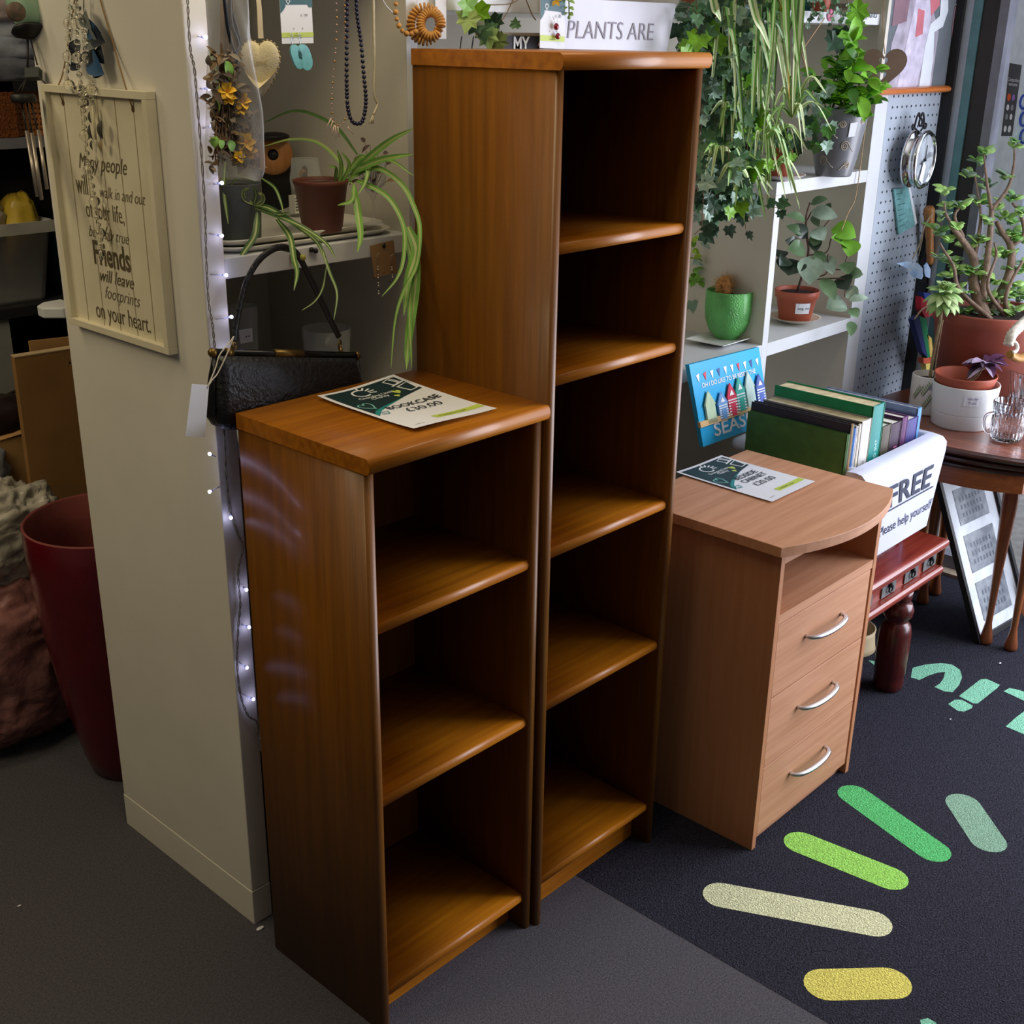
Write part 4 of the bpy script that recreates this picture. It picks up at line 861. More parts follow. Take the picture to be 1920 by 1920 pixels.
ml.build('foliage', [mat('pep_dark', (48, 66, 52), .3, var=.12, scale=30, coat=.3), mat('pep_mid', (96, 126, 86), .3, var=.12, scale=30, coat=.3), mat('pep_pale', (150, 172, 150), .28, var=.14, scale=30, coat=.3), mat('pep_lime', (108, 166, 40), .35, var=.1, scale=30)], pp); ms.build('stems', mat('pep_stem', (92, 66, 54), .6), pp)

# ---------------------------------------------------------------- green cactus pot on a white plate
c = U(1362, 636, z=SL+.0005)
q = [U(*p, z=SL+.004) for p in ((1284,642), (1356,656), (1430,634), (1362,618))]
mb = MB(); ce = (q[0]+q[1]+q[2]+q[3])/4; n = 4
rows = [[ce+(p-ce)*.55-V((0,0,.003)) for p in q], [ce+(p-ce)*.62-V((0,0,.002)) for p in q], [p+V((0,0,.010)) for p in q], [ce+(p-ce)*.98+V((0,0,.012)) for p in q], [ce+(p-ce)*.60+V((0,0,.002)) for p in q]]
mb.add([p for r_ in rows for p in r_], [(3,2,1,0)]+[(i*4+k, i*4+(k+1) % 4, (i+1)*4+(k+1) % 4, (i+1)*4+k) for i in range(4) for k in range(4)]+[(16,17,18,19)])
tag(mb.build('square_plate', mat('white_glaze', (224, 226, 222), .25, coat=.3)), 'white square plate with upturned corners under the green cactus pot', 'plate')
c = V((c.x, c.y, SL+.007)); k_ = DEP(c)/F
gl = mat('green_glaze', (98, 184, 92), .3, var=.14, scale=16, bump=.6, bscale=230, coat=.4)
cp = planter('cactus_pot', c, 'bright green textured pot with a small brown prickly cactus', 'plant', [(22*k_,0),(24*k_,.004),(25*k_,.008),(35*k_,.024),(42.5*k_,.055),(44.5*k_,.09),(44.5*k_,.12),(44*k_,.142),(42.5*k_,.144),(41*k_,.141),(40.5*k_,.12)], gl, 40*k_, .126)
cc_ = U(1354, 553, y=c.y); cc_ = V((c.x-.016, c.y+.012, c.z+.128)); mb = MB(); cf = mat('cactus_brown', (176, 120, 66), .8, var=.2, scale=80)
mb.ball(cc_+V((0,0,.022)), .024, 14, 0, (1,1,1.5), .15)
for i in range(190):
    d = rv(1); d.z = abs(d.z)*.9-.15; d.normalize(); p = cc_+V((0,0,.026))+V((d.x, d.y, d.z*1.5))*.023; mb.tube([p, p+(d+rv(.35))*random.uniform(.007, .02)], [.0007, .0002], 3, 1, cap=False)
for i in range(5): p = cc_+V((0,0,.046)); mb.tube([p, p+V((random.uniform(-.02,.012), 0, random.uniform(.015,.03)))], [.0006, .0002], 3, 1, cap=False)
mb.build('cactus', [cf, mat('cactus_spine', (214, 164, 96), .7)], cp)
mb = MB()
for i in range(26): mb.ball(V((cc_.x, cc_.y, c.z+.131))+V((random.uniform(-.03,.03), random.uniform(-.03,.03), 0)), random.uniform(.002, .005), 6, 0)
mb.build('gravel', mat('gravel', (110, 104, 100), .9, var=.3, scale=100), cp)
# yellowish little plant squeezed between the bookcase and the cactus
c = U(1296, 612, z=SL+.0005)+V((0,.02,0)); c = V((c.x, c.y, SL+.0005)); k_ = DEP(c)/F
tag(MB().lathe(c, [(.035,0),(.04,.002),(.062,.016),(.063,.018),(.06,.017),(.038,.006),(0,.005)], 26).build('saucer', mat('dark_saucer', (120, 112, 110), .4)), 'dark saucer on the shelf just right of the tall bookcase', 'saucer')
c = c+V((0,0,.006)); yp = planter('potted_creeper', c, 'yellow-green creeper with a dry stalk beside the green cactus pot', 'plant', pot_prof(.03, .044, .08, .002), mat('pot_dark_plastic', (52, 52, 52), .5), .04, .07)
ml, ms = MB(), MB()
for k in range(95):
    px, py = random.uniform(1298, 1332), random.uniform(452, 538); q = U(px, py, y=c.y+random.uniform(-.10, .0)); d = rv(1); ovate(ml, q, q+d.normalized()*random.uniform(.02, .036), random.uniform(.013, .022), mi=random.choice([0, 0, 1, 1, 3]))
for k in range(5): ms.tube(spline([c+V((0,0,.07)), U(1300+k*4, 540, y=c.y), U(1300+k*6, 470+k*5, y=c.y-.02)], 5), .0012, 5)
st_ = spline([U(1296,534,y=c.y-.03), U(1322,516,y=c.y-.04), U(1342,495,y=c.y-.05), U(1358,480,y=c.y-.06)], 5); ms.tube(st_, .0014, 5)
for p in st_[4:]: ovate(ml, p, p+V((.004,0,.016))+rv(.008), .007, mi=2)
for px, py, d, s in ((1305,560,(.2,0,-1), .05), (1315,580,(.6,0,-1), .055), (1325,478,(0,0,-1), .04), (1324,500,(.1,0,-1), .045), (1298,565,(.2,0,-1), .04)): ivy(ml, U(px, py, y=c.y-.06), V(d), s, mi=3)
ml.build('foliage', [mat('creep_lime', (150, 186, 50), .5, var=.15, scale=50), mat('creep_green', (112, 164, 54), .5, var=.15, scale=50), mat('creep_dry', (206, 166, 106), .7), ivyp], yp); ms.build('stems', stemm, yp)

# ================================================================ pots on the nesting tables
c = V((2.735, .10, NZ+.0005)); k_ = DEP(c)/F; Rr = .176; Hj = U(1850, 613, y=c.y-.12).z-NZ-.008
jp = planter('jade_plant', c, 'big terracotta pot with a branching jade plant on the nesting tables', 'plant', [(Rr*.66,0),(Rr*.70,.004),(Rr*.95,Hj-.045),(Rr*.985,Hj-.04),(Rr,Hj-.006),(Rr*.99,Hj),(Rr*.95,Hj-.002),(Rr*.93,Hj-.03)], terrad, Rr*.93, Hj-.025, 44)
ms, ml = MB(), MB(); zb = c.z+Hj-.025
jd = DEP((c.x, c.y, c.z+.3))
def J(px, py, dy=0): return U(px, py, d=jd+dy*.8)
def br(L, r0_, r1_):
    P = spline(L, 6); ms.tube(P, [r0_+(r1_-r0_)*i/(len(P)-1) for i in range(len(P))], 8); return P
b0 = V((c.x-.01, c.y, zb))
br([V((c.x-.03, c.y, zb)), J(1826,530), J(1827,488), J(1804,450,-.03), J(1782,422,-.05)], .021, .007)
br([J(1804,450,-.03), J(1775,405,-.05), J(1771,380,-.05)], .007, .003); br([J(1806,445,-.03), J(1790,405,-.02), J(1809,380,-.02)], .007, .003)
br([b0, J(1843,560,-.02), J(1850,500,-.02), J(1857,430,-.02), J(1859,395,-.02)], .015, .008)
br([J(1859,395,-.02), J(1850,340,-.02), J(1845,290,-.03)], .007, .003); br([J(1859,395,-.02), J(1890,352,-.02), J(1901,310,-.03), J(1902,280,-.03)], .007, .003)
br([V((c.x+.05, c.y+.02, zb)), J(1890,520,.02), J(1896,465,.02), J(1877,432,0), J(1868,415,0)], .017, .007); br([J(1896,462,.02), J(1920,438,0), J(1912,400,0), J(1898,380,0)], .009, .004)
br([V((c.x+.02, c.y-.05, zb)), J(1852,540,-.06), J(1868,480,-.07), J(1864,455,-.07)], .007, .003); br([V((c.x+.06, c.y-.04, zb)), J(1885,560,-.05), J(1900,520,-.06), J(1918,490,-.06)], .009, .004)
br([V((c.x-.05, c.y-.03, zb)), J(1800,545,-.04), J(1788,500,-.06), J(1770,470,-.07), J(1762,455,-.07)], .008, .003); br([J(1838,390,0), J(1833,360,0), J(1828,330,0)], .004, .003); br([J(1827,488), J(1838,420,0), J(1838,390,0)], .008, .004)
def rosette(mb, p, n, L, w_, mis, upw=.35, thick=True):
    for i in range(n):
        a = 2*pi*i/n+random.random(); d = V((math.cos(a), math.sin(a), upw+random.uniform(-.3, .4))).normalized(); q = p+rv(.012)
        ovate(mb, q, q+d*L*random.uniform(.7, 1.15), w_*random.uniform(.8, 1.1), face=V((0,0,1))+rv(.3)-fw*.5, mi=random.choice(mis), curl=.05)
for px, py, n in [(1845,286,6), (1832,308,5), (1818,330,5), (1905,272,5), (1885,335,7), (1770,362,5), (1778,390,6), (1800,392,5), (1757,436,7), (1764,482,7), (1788,494,8), (1836,380,6), (1848,415,6), (1868,388,6), (1898,372,6), (1912,402,6), (1880,410,6), (1800,548,6), (1866,478,7), (1778,516,6), (1910,560,6), (1902,586,7), (1872,600,6), (1805,592,8), (1852,594,8), (1832,520,5), (1896,508,6), (1914,452,6), (1842,450,6), (1762,410,6), (1795,430,5), (1818,466,5), (1886,450,5), (1860,530,6), (1880,560,6), (1830,560,6), (1812,512,6), (1900,540,6), (1775,455,5), (1850,352,5), (1895,420,6), (1912,500,6), (1840,590,6), (1888,480,6)]:
    rosette(ml, J(px, py, random.uniform(-.04, .05)), n+1, 23*k_, 15*k_, [0, 1, 1, 1, 2])
for i in range(12): rosette(ml, J(random.uniform(1790, 1915), random.uniform(440, 605), random.uniform(-.02, .08)), 6, 24*k_, 16*k_, [0, 0, 1, 2])
ml.build('foliage', [mat('jade_green', (112, 166, 76), .35, var=.14, scale=30, coat=.25), mat('jade_light', (162, 202, 112), .35, var=.12, scale=30, coat=.25), mat('jade_grey', (136, 162, 134), .35, var=.1, scale=30, coat=.25)], jp, solid=.003); ms.build('branches', mat('jade_bark', (134, 112, 96), .8, var=.15, scale=50, bump=.4, bscale=80), jp)
# aeonium in a leaf-printed white pot
c = U(1737, 775, z=NZ+.0005)+V((.015, .012, 0)); k_ = DEP(c)/F; Ra = 31*k_; Ha = .128
cream2 = mat('cream_pot', (222, 220, 214), .35, var=.02, coat=.2)
ae = planter('potted_aeonium', c, 'white leaf-printed pot with a long-stemmed green rosette succulent', 'plant', [(Ra*.9,0),(Ra,.006),(Ra*1.03,Ha-.004),(Ra*1.0,Ha),(Ra*.93,Ha-.003),(Ra*.92,Ha-.03)], cream2, Ra*.91, Ha-.02)
ac = math.atan2(CAM.y-c.y, CAM.x-c.x); mb = MB()
def oc(a, h): return c+V((math.cos(ac+a)*(Ra*1.035+.0006), math.sin(ac+a)*(Ra*1.035+.0006), h))
for a0_, h0_ in ((-.55,.07), (.1,.045), (.75,.075), (-.05,.085)):
    mb.tube([oc(a0_-.2+i*.07, h0_-.02+.007*i) for i in range(6)], .0008, 4, 1)
    for j in range(6):
        a1 = a0_-.2+j*.07; h1 = h0_-.02+.007*j
        for sg in (-1, 1): mb.add([oc(a1, h1), oc(a1+.10*sg, h1+.006), oc(a1+.16*sg, h1+.016), oc(a1+.05*sg, h1+.012)], [(0,1,2,3)], 0)
mb.poly([oc(.12+.14*math.cos(t), .096+.009*math.sin(t)) for t in [2*pi*i/14 for i in range(14)]], 2)
mb.build('leaf_print', [mat('print_leaf_green', (140, 156, 120), .5), mat('print_leaf_line', (60, 70, 60), .5), mat('print_bud', (150, 146, 164), .5)], ae)
ms, ml = MB(), MB(); d_a = DEP(c)-.05
P = spline([V((c.x, c.y, c.z+Ha-.02)), U(1752,655,d=d_a-.03), U(1763,600,d=d_a-.09), U(1766,560,d=d_a-.10)], 6); ms.tube(P, .0055, 7); ms.tube(spline([V((c.x+.005, c.y-.01, c.z+Ha-.02)), U(1757,665,d=d_a-.05), U(1768,600,d=d_a-.10)], 6), .002, 5)
e = P[-1]
for ring_, (n, L, upw) in enumerate(((12, 40, -.9), (13, 38, -.35), (12, 33, .15), (9, 24, .7), (6, 14, 1.6))):
    for i in range(n):
        a = 2*pi*(i+.5*(ring_ % 2))/n; d = V((math.cos(a)+.25, math.sin(a)-.1, upw)).normalized(); q = e+V((.012, 0, .008*ring_)); ovate(ml, q, q+d*L*k_, 15*k_, face=V((0,0,1))-fw*.4, mi=random.choice([0, 1]), curl=.12)
ml.build('foliage', [mat('aeon_green', (150, 186, 112), .45, var=.1, scale=30), mat('aeon_light', (186, 210, 146), .45, var=.08, scale=30)], ae, solid=.002); ms.build('stem', mat('aeon_stem', (140, 124, 92), .8, var=.15, scale=60), ae)
# white pot with a loose terracotta liner
c = U(1818, 800, z=NZ+.0005)+V((.01, .035, 0)); k_ = DEP(c)/F; Rw = 60*k_; Hw = .138
wp = tag(MB().lathe(c, [(Rw*.86,0),(Rw*.89,.004),(Rw*.922,.045),(Rw*.925,.0468),(Rw*.916,.0476),(Rw*.927,.0484),(Rw*.93,.052),(Rw,Hw-.003),(Rw*.985,Hw),(Rw*.95,Hw-.002),(Rw*.88,.03),(0,.022)], 44).build('plant_pot', mat('white_plastic_pot', (222, 224, 224), .35, var=.01, coat=.1)), 'plain white plastic pot holding a terracotta liner on the nesting tables', 'pot')
ac = math.atan2(CAM.y-c.y, CAM.x-c.x); mb = MB()
def ow(a, h, k=0): return c+V((math.cos(ac+a)*(Rw*(.95+.05*(h-.048)/.09)+.0007+k), math.sin(ac+a)*(Rw*(.95+.05*(h-.048)/.09)+.0007+k), h))
mb.add([ow(a, h) for h in (.085, .118) for a in (.0, .2, .4, .52)], [(0,1,5,4),(1,2,6,5),(2,3,7,6)], 0)
mb.text('cut for', lambda x, y: ow(.26+x/Rw, .106+y, .0006), .012, 1, shear=.2); mb.text('Trish', lambda x, y: ow(.24+x/Rw, .092+y, .0006), .012, 1, shear=.2)
lab(mb.build('label', [paper, mat('biro', (90, 84, 130), .5)], wp), 'small white handwritten label')
ln = c+V((-.004, .004, Hw-.058)); lp_ = planter('potted_begonia', ln, 'terracotta liner pot with a silvery purple-leaved plant inside the white pot', 'plant', [(Rw*.6,0),(Rw*.62,.003),(Rw*.84,.055),(Rw*.86,.057),(Rw*.93,.082),(Rw*.925,.086),(Rw*.89,.084),(Rw*.8,.04)], terra, Rw*.8, .045, 40)
ms, ml = MB(), MB(); e = U(1848, 684, d=DEP(ln)-.02)
for k in range(5): ms.tube(spline([ln+V((.02+random.uniform(-.01,.01), 0, .045)), lerp(ln+V((.02,0,.045)), e, .5)+rv(.006), e+rv(.01)], 5), .002, 5)
for i in range(26):
    a = 2*pi*i/26*2; d = V((math.cos(a), math.sin(a), random.uniform(-.5, .35))).normalized(); q = e+rv(.006); ovate(ml, q, q+d*random.uniform(24, 46)*k_, 19*k_, face=V((0,0,1))-fw*.3, mi=random.choice([0, 1]), mi2=random.choice([0, 2]), curl=.12)
ml.build('foliage', [mat('begonia_silver', (186, 168, 196), .35, var=.12, scale=60), mat('begonia_purple', (96, 58, 92), .4, var=.1, scale=60), mat('begonia_dark', (58, 40, 58), .4)], lp_); ms.build('stems', mat('begonia_stem', (150, 126, 100), .6), lp_)
# cut glass
crystal = glass('cut_crystal', (244, 248, 252), .03, 1.5)
def facet(seg): return lambda a, i: .035*abs(math.sin(a*seg/2+i*.8))
c = U(1895, 829, z=NZ+.0005)+V((.01,.02,0)); k_ = DEP(c)/F; Rm = 30*k_
mg = thing('crystal_mug', c, 'cut crystal mug with a handle at the front edge of the nesting tables', 'mug')
MB().lathe(c, [(Rm*.7,0),(Rm*.88,.006),(Rm*.98,.03),(Rm*1.0,.06),(Rm*.96,.085),(Rm*1.03,.098),(Rm*1.06,.122),(Rm*1.0,.124),(Rm*.92,.1),(Rm*.88,.06),(Rm*.8,.015),(0,.012)], 48, smooth=False, wob=facet(24)).build('body', crystal, mg)
hd = (-rt*1.0).normalized(); MB().tube(spline([c+hd*Rm*.95+V((0,0,.088)), c+hd*(Rm+.022)+V((0,0,.08)), c+hd*(Rm+.026)+V((0,0,.055)), c+hd*(Rm+.016)+V((0,0,.03)), c+hd*Rm*.97+V((0,0,.022))], 5), .005, 8).build('handle', crystal, mg)
c = U(1924, 788, z=NZ+.0005); cv = thing('crystal_vase', c, 'tall cut crystal vase behind the crystal mug at the right edge', 'vase'); Rv = 44*DEP(c)/F
MB().lathe(c, [(Rv*.55,0),(Rv*.6,.01),(Rv*.72,.05),(Rv*.9,.1),(Rv*1.0,.15),(Rv*1.02,.165),(Rv*.95,.165),(Rv*.85,.1),(Rv*.6,.03),(0,.025)], 44, smooth=False, wob=facet(20)).build('body', crystal, cv)
c2 = U(1905, 668, y=c.y-.02); sg = thing('ribbed_ornament', c2, 'ribbed white and gold curled ornament resting in the crystal vase', 'ornament'); mb = MB()
P = spline([U(1890,648,y=c.y-.03), U(1897,628,y=c.y-.03), U(1912,612,y=c.y-.03), U(1930,596,y=c.y-.02)], 7)
mb.tube(P, [.013+.0035*(i % 2) for i in range(len(P))], 10, 0); mb.build('ribbed_tube', mat('ribbed_white', (206, 198, 180), .4, var=.2, scale=120), sg)
MB().torus(U(1898,650,y=c.y-.035), .017, .0055, (-.5,-.7,.5), 18, 7, a0=.4, a1=4.6).build('curl', mat('pearl_white', (228, 224, 214), .25, coat=.4), sg)
mb = MB(); P = spline([U(1893,664,y=c.y-.035), U(1912,672,y=c.y-.035), U(1934,660,y=c.y-.03)], 7); mb.tube(P, [.011+.003*(i % 2) for i in range(len(P))], 10); mb.build('gold_coil', mat('gold_brown', (170, 124, 62), .35, .4), sg)

# ================================================================ left bay of the shelving: pots and ornaments
cerw = mat('white_china', (218, 216, 206), .3, coat=.2, var=.02)
# stacked oval trays
for k in range(2):
    mb = MB(); P = []; x0_, x1_, y0_, y1_ = .075, .495-.01*k, .452+.012*k, .80
    rows = [ring(x0_+.015, x1_-.015, y0_+.015, y1_-.015, SH+.0005+.011*k, .05), ring(x0_, x1_, y0_, y1_, SH+.011+.011*k, .05), ring(x0_+.003, x1_-.003, y0_+.003, y1_-.003, SH+.0125+.011*k, .05), ring(x0_+.02, x1_-.02, y0_+.02, y1_-.02, SH+.004+.0105*k, .05)]
    n = len(rows[0]); mb.add([p for r_ in rows for p in r_], [tuple(reversed(range(n)))]+[(i*n+q, i*n+(q+1) % n, (i+1)*n+(q+1) % n, (i+1)*n+q) for i in range(3) for q in range(n)]+[tuple(3*n+q for q in range(n))], 0, True)
    tag(mb.build('tray', cerw), ['lower of two stacked long white trays under the left spider plants', 'upper of two stacked long white trays under the left spider plants'][k], 'tray', 'stacked white trays')
TZ2 = SH+.0155
c = U(452, 447, z=TZ2); k_ = DEP(c)/F
gpl = planter('spider_plant', c, 'square dark grey pot with a drooping spider plantlet at the left end of the shelf', 'plant', [(36*k_,0),(38*k_,.003),(43*k_,100*k_),(42*k_,102*k_),(39*k_,100*k_),(38*k_,88*k_)], mat('slate_pot', (76, 82, 82), .6, var=.06), 38*k_, 94*k_)
mf = MB(); d0 = DEP(c)-.05
def SL_(L, w_, ys=0, mis=(0,1,0), dd=-.02):
    P = [U(px, py, d=d0+dd*i/max(1, len(L)-1)*2) for i, (px, py) in enumerate(L)]; strap(mf, P, w_*d0/F, 6, face=(CAM-P[0]).normalized()+V((0,0,.25)), mis=mis)
SL_([(478,380),(440,368),(435,345),(455,331),(480,341)], 3); SL_([(477,385),(508,392),(560,425),(595,455),(606,483)], 10, dd=-.03); SL_([(478,390),(519,404),(566,425),(610,455),(630,486)], 9, dd=-.04)
SL_([(483,398),(478,440),(458,472),(440,502)], 12); SL_([(519,411),(543,443),(551,485),(557,512),(551,545)], 11, dd=-.05); SL_([(423,300),(420,350),(424,390),(428,420)], 7); SL_([(491,334),(515,352),(527,380),(531,400)], 5)
SL_([(475,383),(458,372),(457,358),(468,352)], 7, mis=(1,0,1)); SL_([(476,384),(480,365),(474,348)], 8); SL_([(478,386),(492,378),(492,366),(484,362)], 8, mis=(1,0,1)); SL_([(480,390),(520,402),(545,398)], 7); SL_([(600,455),(618,510),(632,550),(626,600)], 5, dd=-.03); SL_([(612,500),(605,540),(590,565),(566,582)], 3)
SL_([(450,330),(420,200),(392,98),(340,72),(266,35)], 8, dd=-.05)
mf.build('foliage', [spd, mat('spider_stripe', (170, 182, 110), .45), spy], gpl)
c = U(605, 433, z=TZ2); k_ = DEP(c)/F
bpl = planter('spider_plant', c, 'brown plastic pot with a long-leaved striped spider plant on the white trays', 'plant', [(35*k_,0),(37*k_,.003),(49*k_,84*k_),(50*k_,85*k_),(52*k_,93*k_),(50*k_,94*k_),(48*k_,90*k_),(47*k_,78*k_)], mat('brown_plastic', (104, 58, 44), .5, var=.04), 47*k_, 84*k_)
mf = MB(); d0 = DEP(c)-.03
SL_([(660,345),(638,305),(598,268),(548,261),(496,274)], 6, dd=.03, mis=(0,1,1)); SL_([(670,290),(632,240),(585,214),(545,209),(496,230)], 6, dd=.05, mis=(3,3,3)); SL_([(657,330),(696,292),(735,262),(775,241)], 13, dd=-.05); SL_([(660,322),(714,300),(775,289)], 13, dd=-.05)
SL_([(650,326),(676,295),(690,306),(686,338),(672,364)], 9); SL_([(666,330),(690,318),(716,318),(754,346),(777,390),(787,430),(781,495),(757,545),(741,600),(733,690)], 9, dd=-.035); SL_([(668,340),(683,344),(728,370),(756,422),(757,480),(745,520),(716,556)], 9, dd=-.03)
SL_([(664,350),(672,404),(676,443),(670,473)], 13, dd=-.03); SL_([(664,345),(660,375),(633,385)], 8); SL_([(636,346),(640,310),(632,280)], 8); SL_([(628,340),(630,316),(614,312)], 6); SL_([(640,345),(655,310),(640,285)], 7); SL_([(765,425),(780,470),(766,520),(757,592)], 19, dd=-.02); SL_([(776,440),(779,530),(766,635),(762,693)], 18, dd=-.02); SL_([(760,430),(772,500),(768,590),(772,690)], 10, dd=-.02); SL_([(652,340),(690,310),(730,300),(776,330)], 8)
mf.build('foliage', [spg, mat('spider_stripe', (170, 182, 110), .45), spy, spd], bpl)
# small ornaments behind the pots
c = U(527, 405, z=SH+.0005); c = V((c.x, .80, SH+.0005)); dk = DEP(c); k_ = dk/F
st = thing('display_stand', c, 'black wedge display stand behind the pots with a round orange wooden ornament on it', 'stand')
MB().prism([c+V((-.03,-.02,0)), c+V((.045,-.02,0)), c+V((.03,-.012,105*k_)), c+V((-.025,-.012,105*k_))], (0,.05,0)).build('wedge', mat('black_card', (20, 20, 22), .6), st)
c1 = U(512, 290, y=.79); on_ = thing('wooden_ornament', c1-V((0,0,.03)), 'round orange wooden ornament with a dark centre hole and black brim', 'ornament')
ax = (CAM-c1).normalized(); MB().lathe(c1-ax*.012, [(.010,0),(34*k_,.002),(36*k_,.010),(33*k_,.02),(14*k_,.024),(10*k_,.022)], 30, axis=ax, mi=0).build('disc', wood('orange_wood', (196, 140, 78), (160, 100, 50), 'z', .5), on_)
MB().lathe(c1+ax*.006, [(0,0),(9*k_,0),(10*k_,.004),(0,.005)], 18, axis=ax).build('centre', blackm, on_)
b1 = U(512, 256, y=.78); MB().ball(b1, 1, 20, 0, (32*k_, .03, 8*k_)).build('brim', blackm, on_)
c = U(562, 408, y=.68); c = V((c.x, .68, SH+.0235)); sb_ = tag(MB().prism([c+V((-.011,0,0)), c+V((.02,0,0)), c+V((.02,0,.036)), c+V((-.011,0,.036))], (0,.02,0), 0).build('striped_box', cerw), 'small white striped box between the black stand and the brown pot', 'box')
mb = MB()
for k in range(5): mb.box((c.x-.009, c.y-.0006, c.z+.006+k*.006), (c.x+.018, c.y, c.z+.008+k*.006))
mb.build('stripes', ink, sb_)
gg = clear('thin_glass', (235, 240, 240), .3, .03)
c = V((U(573, 330, y=.70).x, .70, SH+.0235)); k_ = DEP(c)/F; zb_ = U(573, 347, y=.70).z-c.z
fb = thing('fish_bowl', c, 'small round glass bowl holding dried pods behind the brown pot', 'bowl')
MB().lathe(c, [(.02,0),(.03,.003),(28*k_,.03+zb_*.3),(30*k_,.045+zb_*.4),(27*k_,zb_+30*k_),(25*k_,zb_+46*k_),(26*k_,zb_+48*k_),(24*k_,zb_+46*k_),(26*k_,zb_+30*k_),(28.5*k_,.045+zb_*.4),(26*k_,.032+zb_*.3),(0,.006)], 32).build('glass', gg, fb)
mb = MB()
for i in range(9): mb.ball(c+V((random.uniform(-.014,.014), random.uniform(-.012,.012), random.uniform(.03, zb_+.035))), random.uniform(.005,.009), 7, random.choice([0,1]), (1,1,1.5), .3)
mb.build('pods', [mat('dried_pod', (150, 110, 60), .8), mat('dried_dark', (70, 48, 34), .8)], fb)
c = U(701, 421, z=SH+.0245); k_ = DEP(c)/F
wg = thing('wine_glass', c, 'stemmed wine glass of dried flowers at the right end of the white trays', 'glass')
MB().lathe(c, [(0,.0),(20*k_,.0005),(20*k_,.002),(4*k_,.004),(2.2*k_,.012),(2*k_,44*k_),(5*k_,52*k_),(22*k_,72*k_),(27*k_,95*k_),(25*k_,116*k_),(24.2*k_,116*k_),(26*k_,95*k_),(21*k_,73*k_),(0,55*k_)], 28).build('glass', gg, wg)
ml, ms = MB(), MB()
for k in range(24):
    p = c+V((random.uniform(-.03,.03), random.uniform(-.025,.025), random.uniform(70,150)*k_)); ms.tube([c+V((0,0,60*k_)), p], .0007, 4); ovate(ml, p, p+rv(.018), .009, mi=random.choice([0, 0, 1]))
ml.ball(c+V((-.005,-.01,108*k_)), .010, 8, 2, (1,1,.9), .3)
ml.build('dried_foliage', [mat('dried_mauve', (90, 72, 66), .8), mat('dried_tan', (150, 124, 90), .8), mat('dried_gold', (206, 156, 74), .6)], wg); ms.build('stalks', stemm, wg)

# ---------------------------------------------------------------- hanging in the left bay
def pendent(name, label, cat, c): return thing(name, c, label, cat)
def beads(mb, P, r, step, mi=0, alt=None, seg=8):
    S_ = spline(P, 12); acc = 0; k = 0
    for i in range(1, len(S_)):
        acc += (S_[i]-S_[i-1]).length
        if acc >= step: acc = 0; k += 1; q = r[k % len(r)] if isinstance(r, (list, tuple)) else r; mb.ball(S_[i], q, seg, alt[k % len(alt)] if alt else mi)
    return mb
YH = .425
# earring card with turquoise drops
def PQ(L, y): return [U(a, b, y=y) for a, b in L]
ec = thing('earring_card', U(557, 82, y=YH), 'white and teal earring card holding two turquoise drop earrings', 'card')
TLc, TRc, BRc, BLc = PQ([(523,-20),(584,-22),(588,81),(529,82)], YH)
def cf(u, v, k=0): return lerp(lerp(BLc, BRc, u), lerp(TLc, TRc, u), v)+V((0,-.0006*k,0))
def card(th, y, hdr=.74):
    mb = MB(); mb.obox(cf(0,0), cf(1,0)-cf(0,0), cf(0,1)-cf(0,0), (0,.0008,0), 0)
    def rc(a, b, c_, d, mi, k=1): mb.poly([cf(a,b,k), cf(c_,b,k), cf(c_,d,k), cf(a,d,k)], mi)
    mb.poly([cf(0,hdr-.12,1), cf(.08,hdr-.07,1), cf(.16,hdr,1), cf(.16,hdr+.04,1), cf(.85,hdr+.03,1), cf(.88,hdr-.02,1), cf(1,hdr-.02,1), cf(1,1,1), cf(0,1,1)], 1); rc(0,.115,1,.205,2)
    mb.text('changing lives', lambda x, y_: cf(.5+x/.9, .14+y_/1.5, 2), .045, 3); mb.text('\u00a3 . 00', lambda x, y_: cf(.72+x, .50+y_/1.6, 2), .10, 3)
    vs, fs = band([(x*.9, y_*1.5) for x, y_ in heart2(.24, hdr+.10, .06, 16)], .02, True); mb.add([cf(x/.9, y_/1.5, 2) for x, y_ in vs], fs, 4)
    for hx in (.38, .66): mb.poly([cf(hx+.012*math.cos(a), .275+.012*math.sin(a), 2) for a in [2*pi*i/8 for i in range(8)]], 3)
    return mb.build('card', [paper, mat('print_card_teal', (44, 92, 100), .5), lime, ink, inkwhite], th)
card(ec, YH, .68)
turq = mat('turquoise_resin', (112, 192, 202), .35, var=.08, scale=60, coat=.2)
for a, b, w_ in (((548,86), (562,127), .011), ((563,86), (577,129), .014)):
    pa, pb_ = U(*a, y=YH-.006), U(*b, y=YH-.006); e = MB(); d = pb_-pa; sd = d.cross(V((0,1,0))).normalized(); P = []
    for i in range(20):
        t = 2*pi*i/20; P.append(lerp(pa, pb_, .5)+d*.55*math.copysign(abs(math.sin(t))**.7, math.sin(t))+sd*w_*math.cos(t))
    e.prism(P, (0,-.004,0), 0); e.tube(spline([pa, pa+V((-.002,0,.012)), pa+V((.001,.003,.022)), pa+V((.006,.004,.012))], 5), .0007, 5, 1); e.build('earring', [turq, silver], ec)
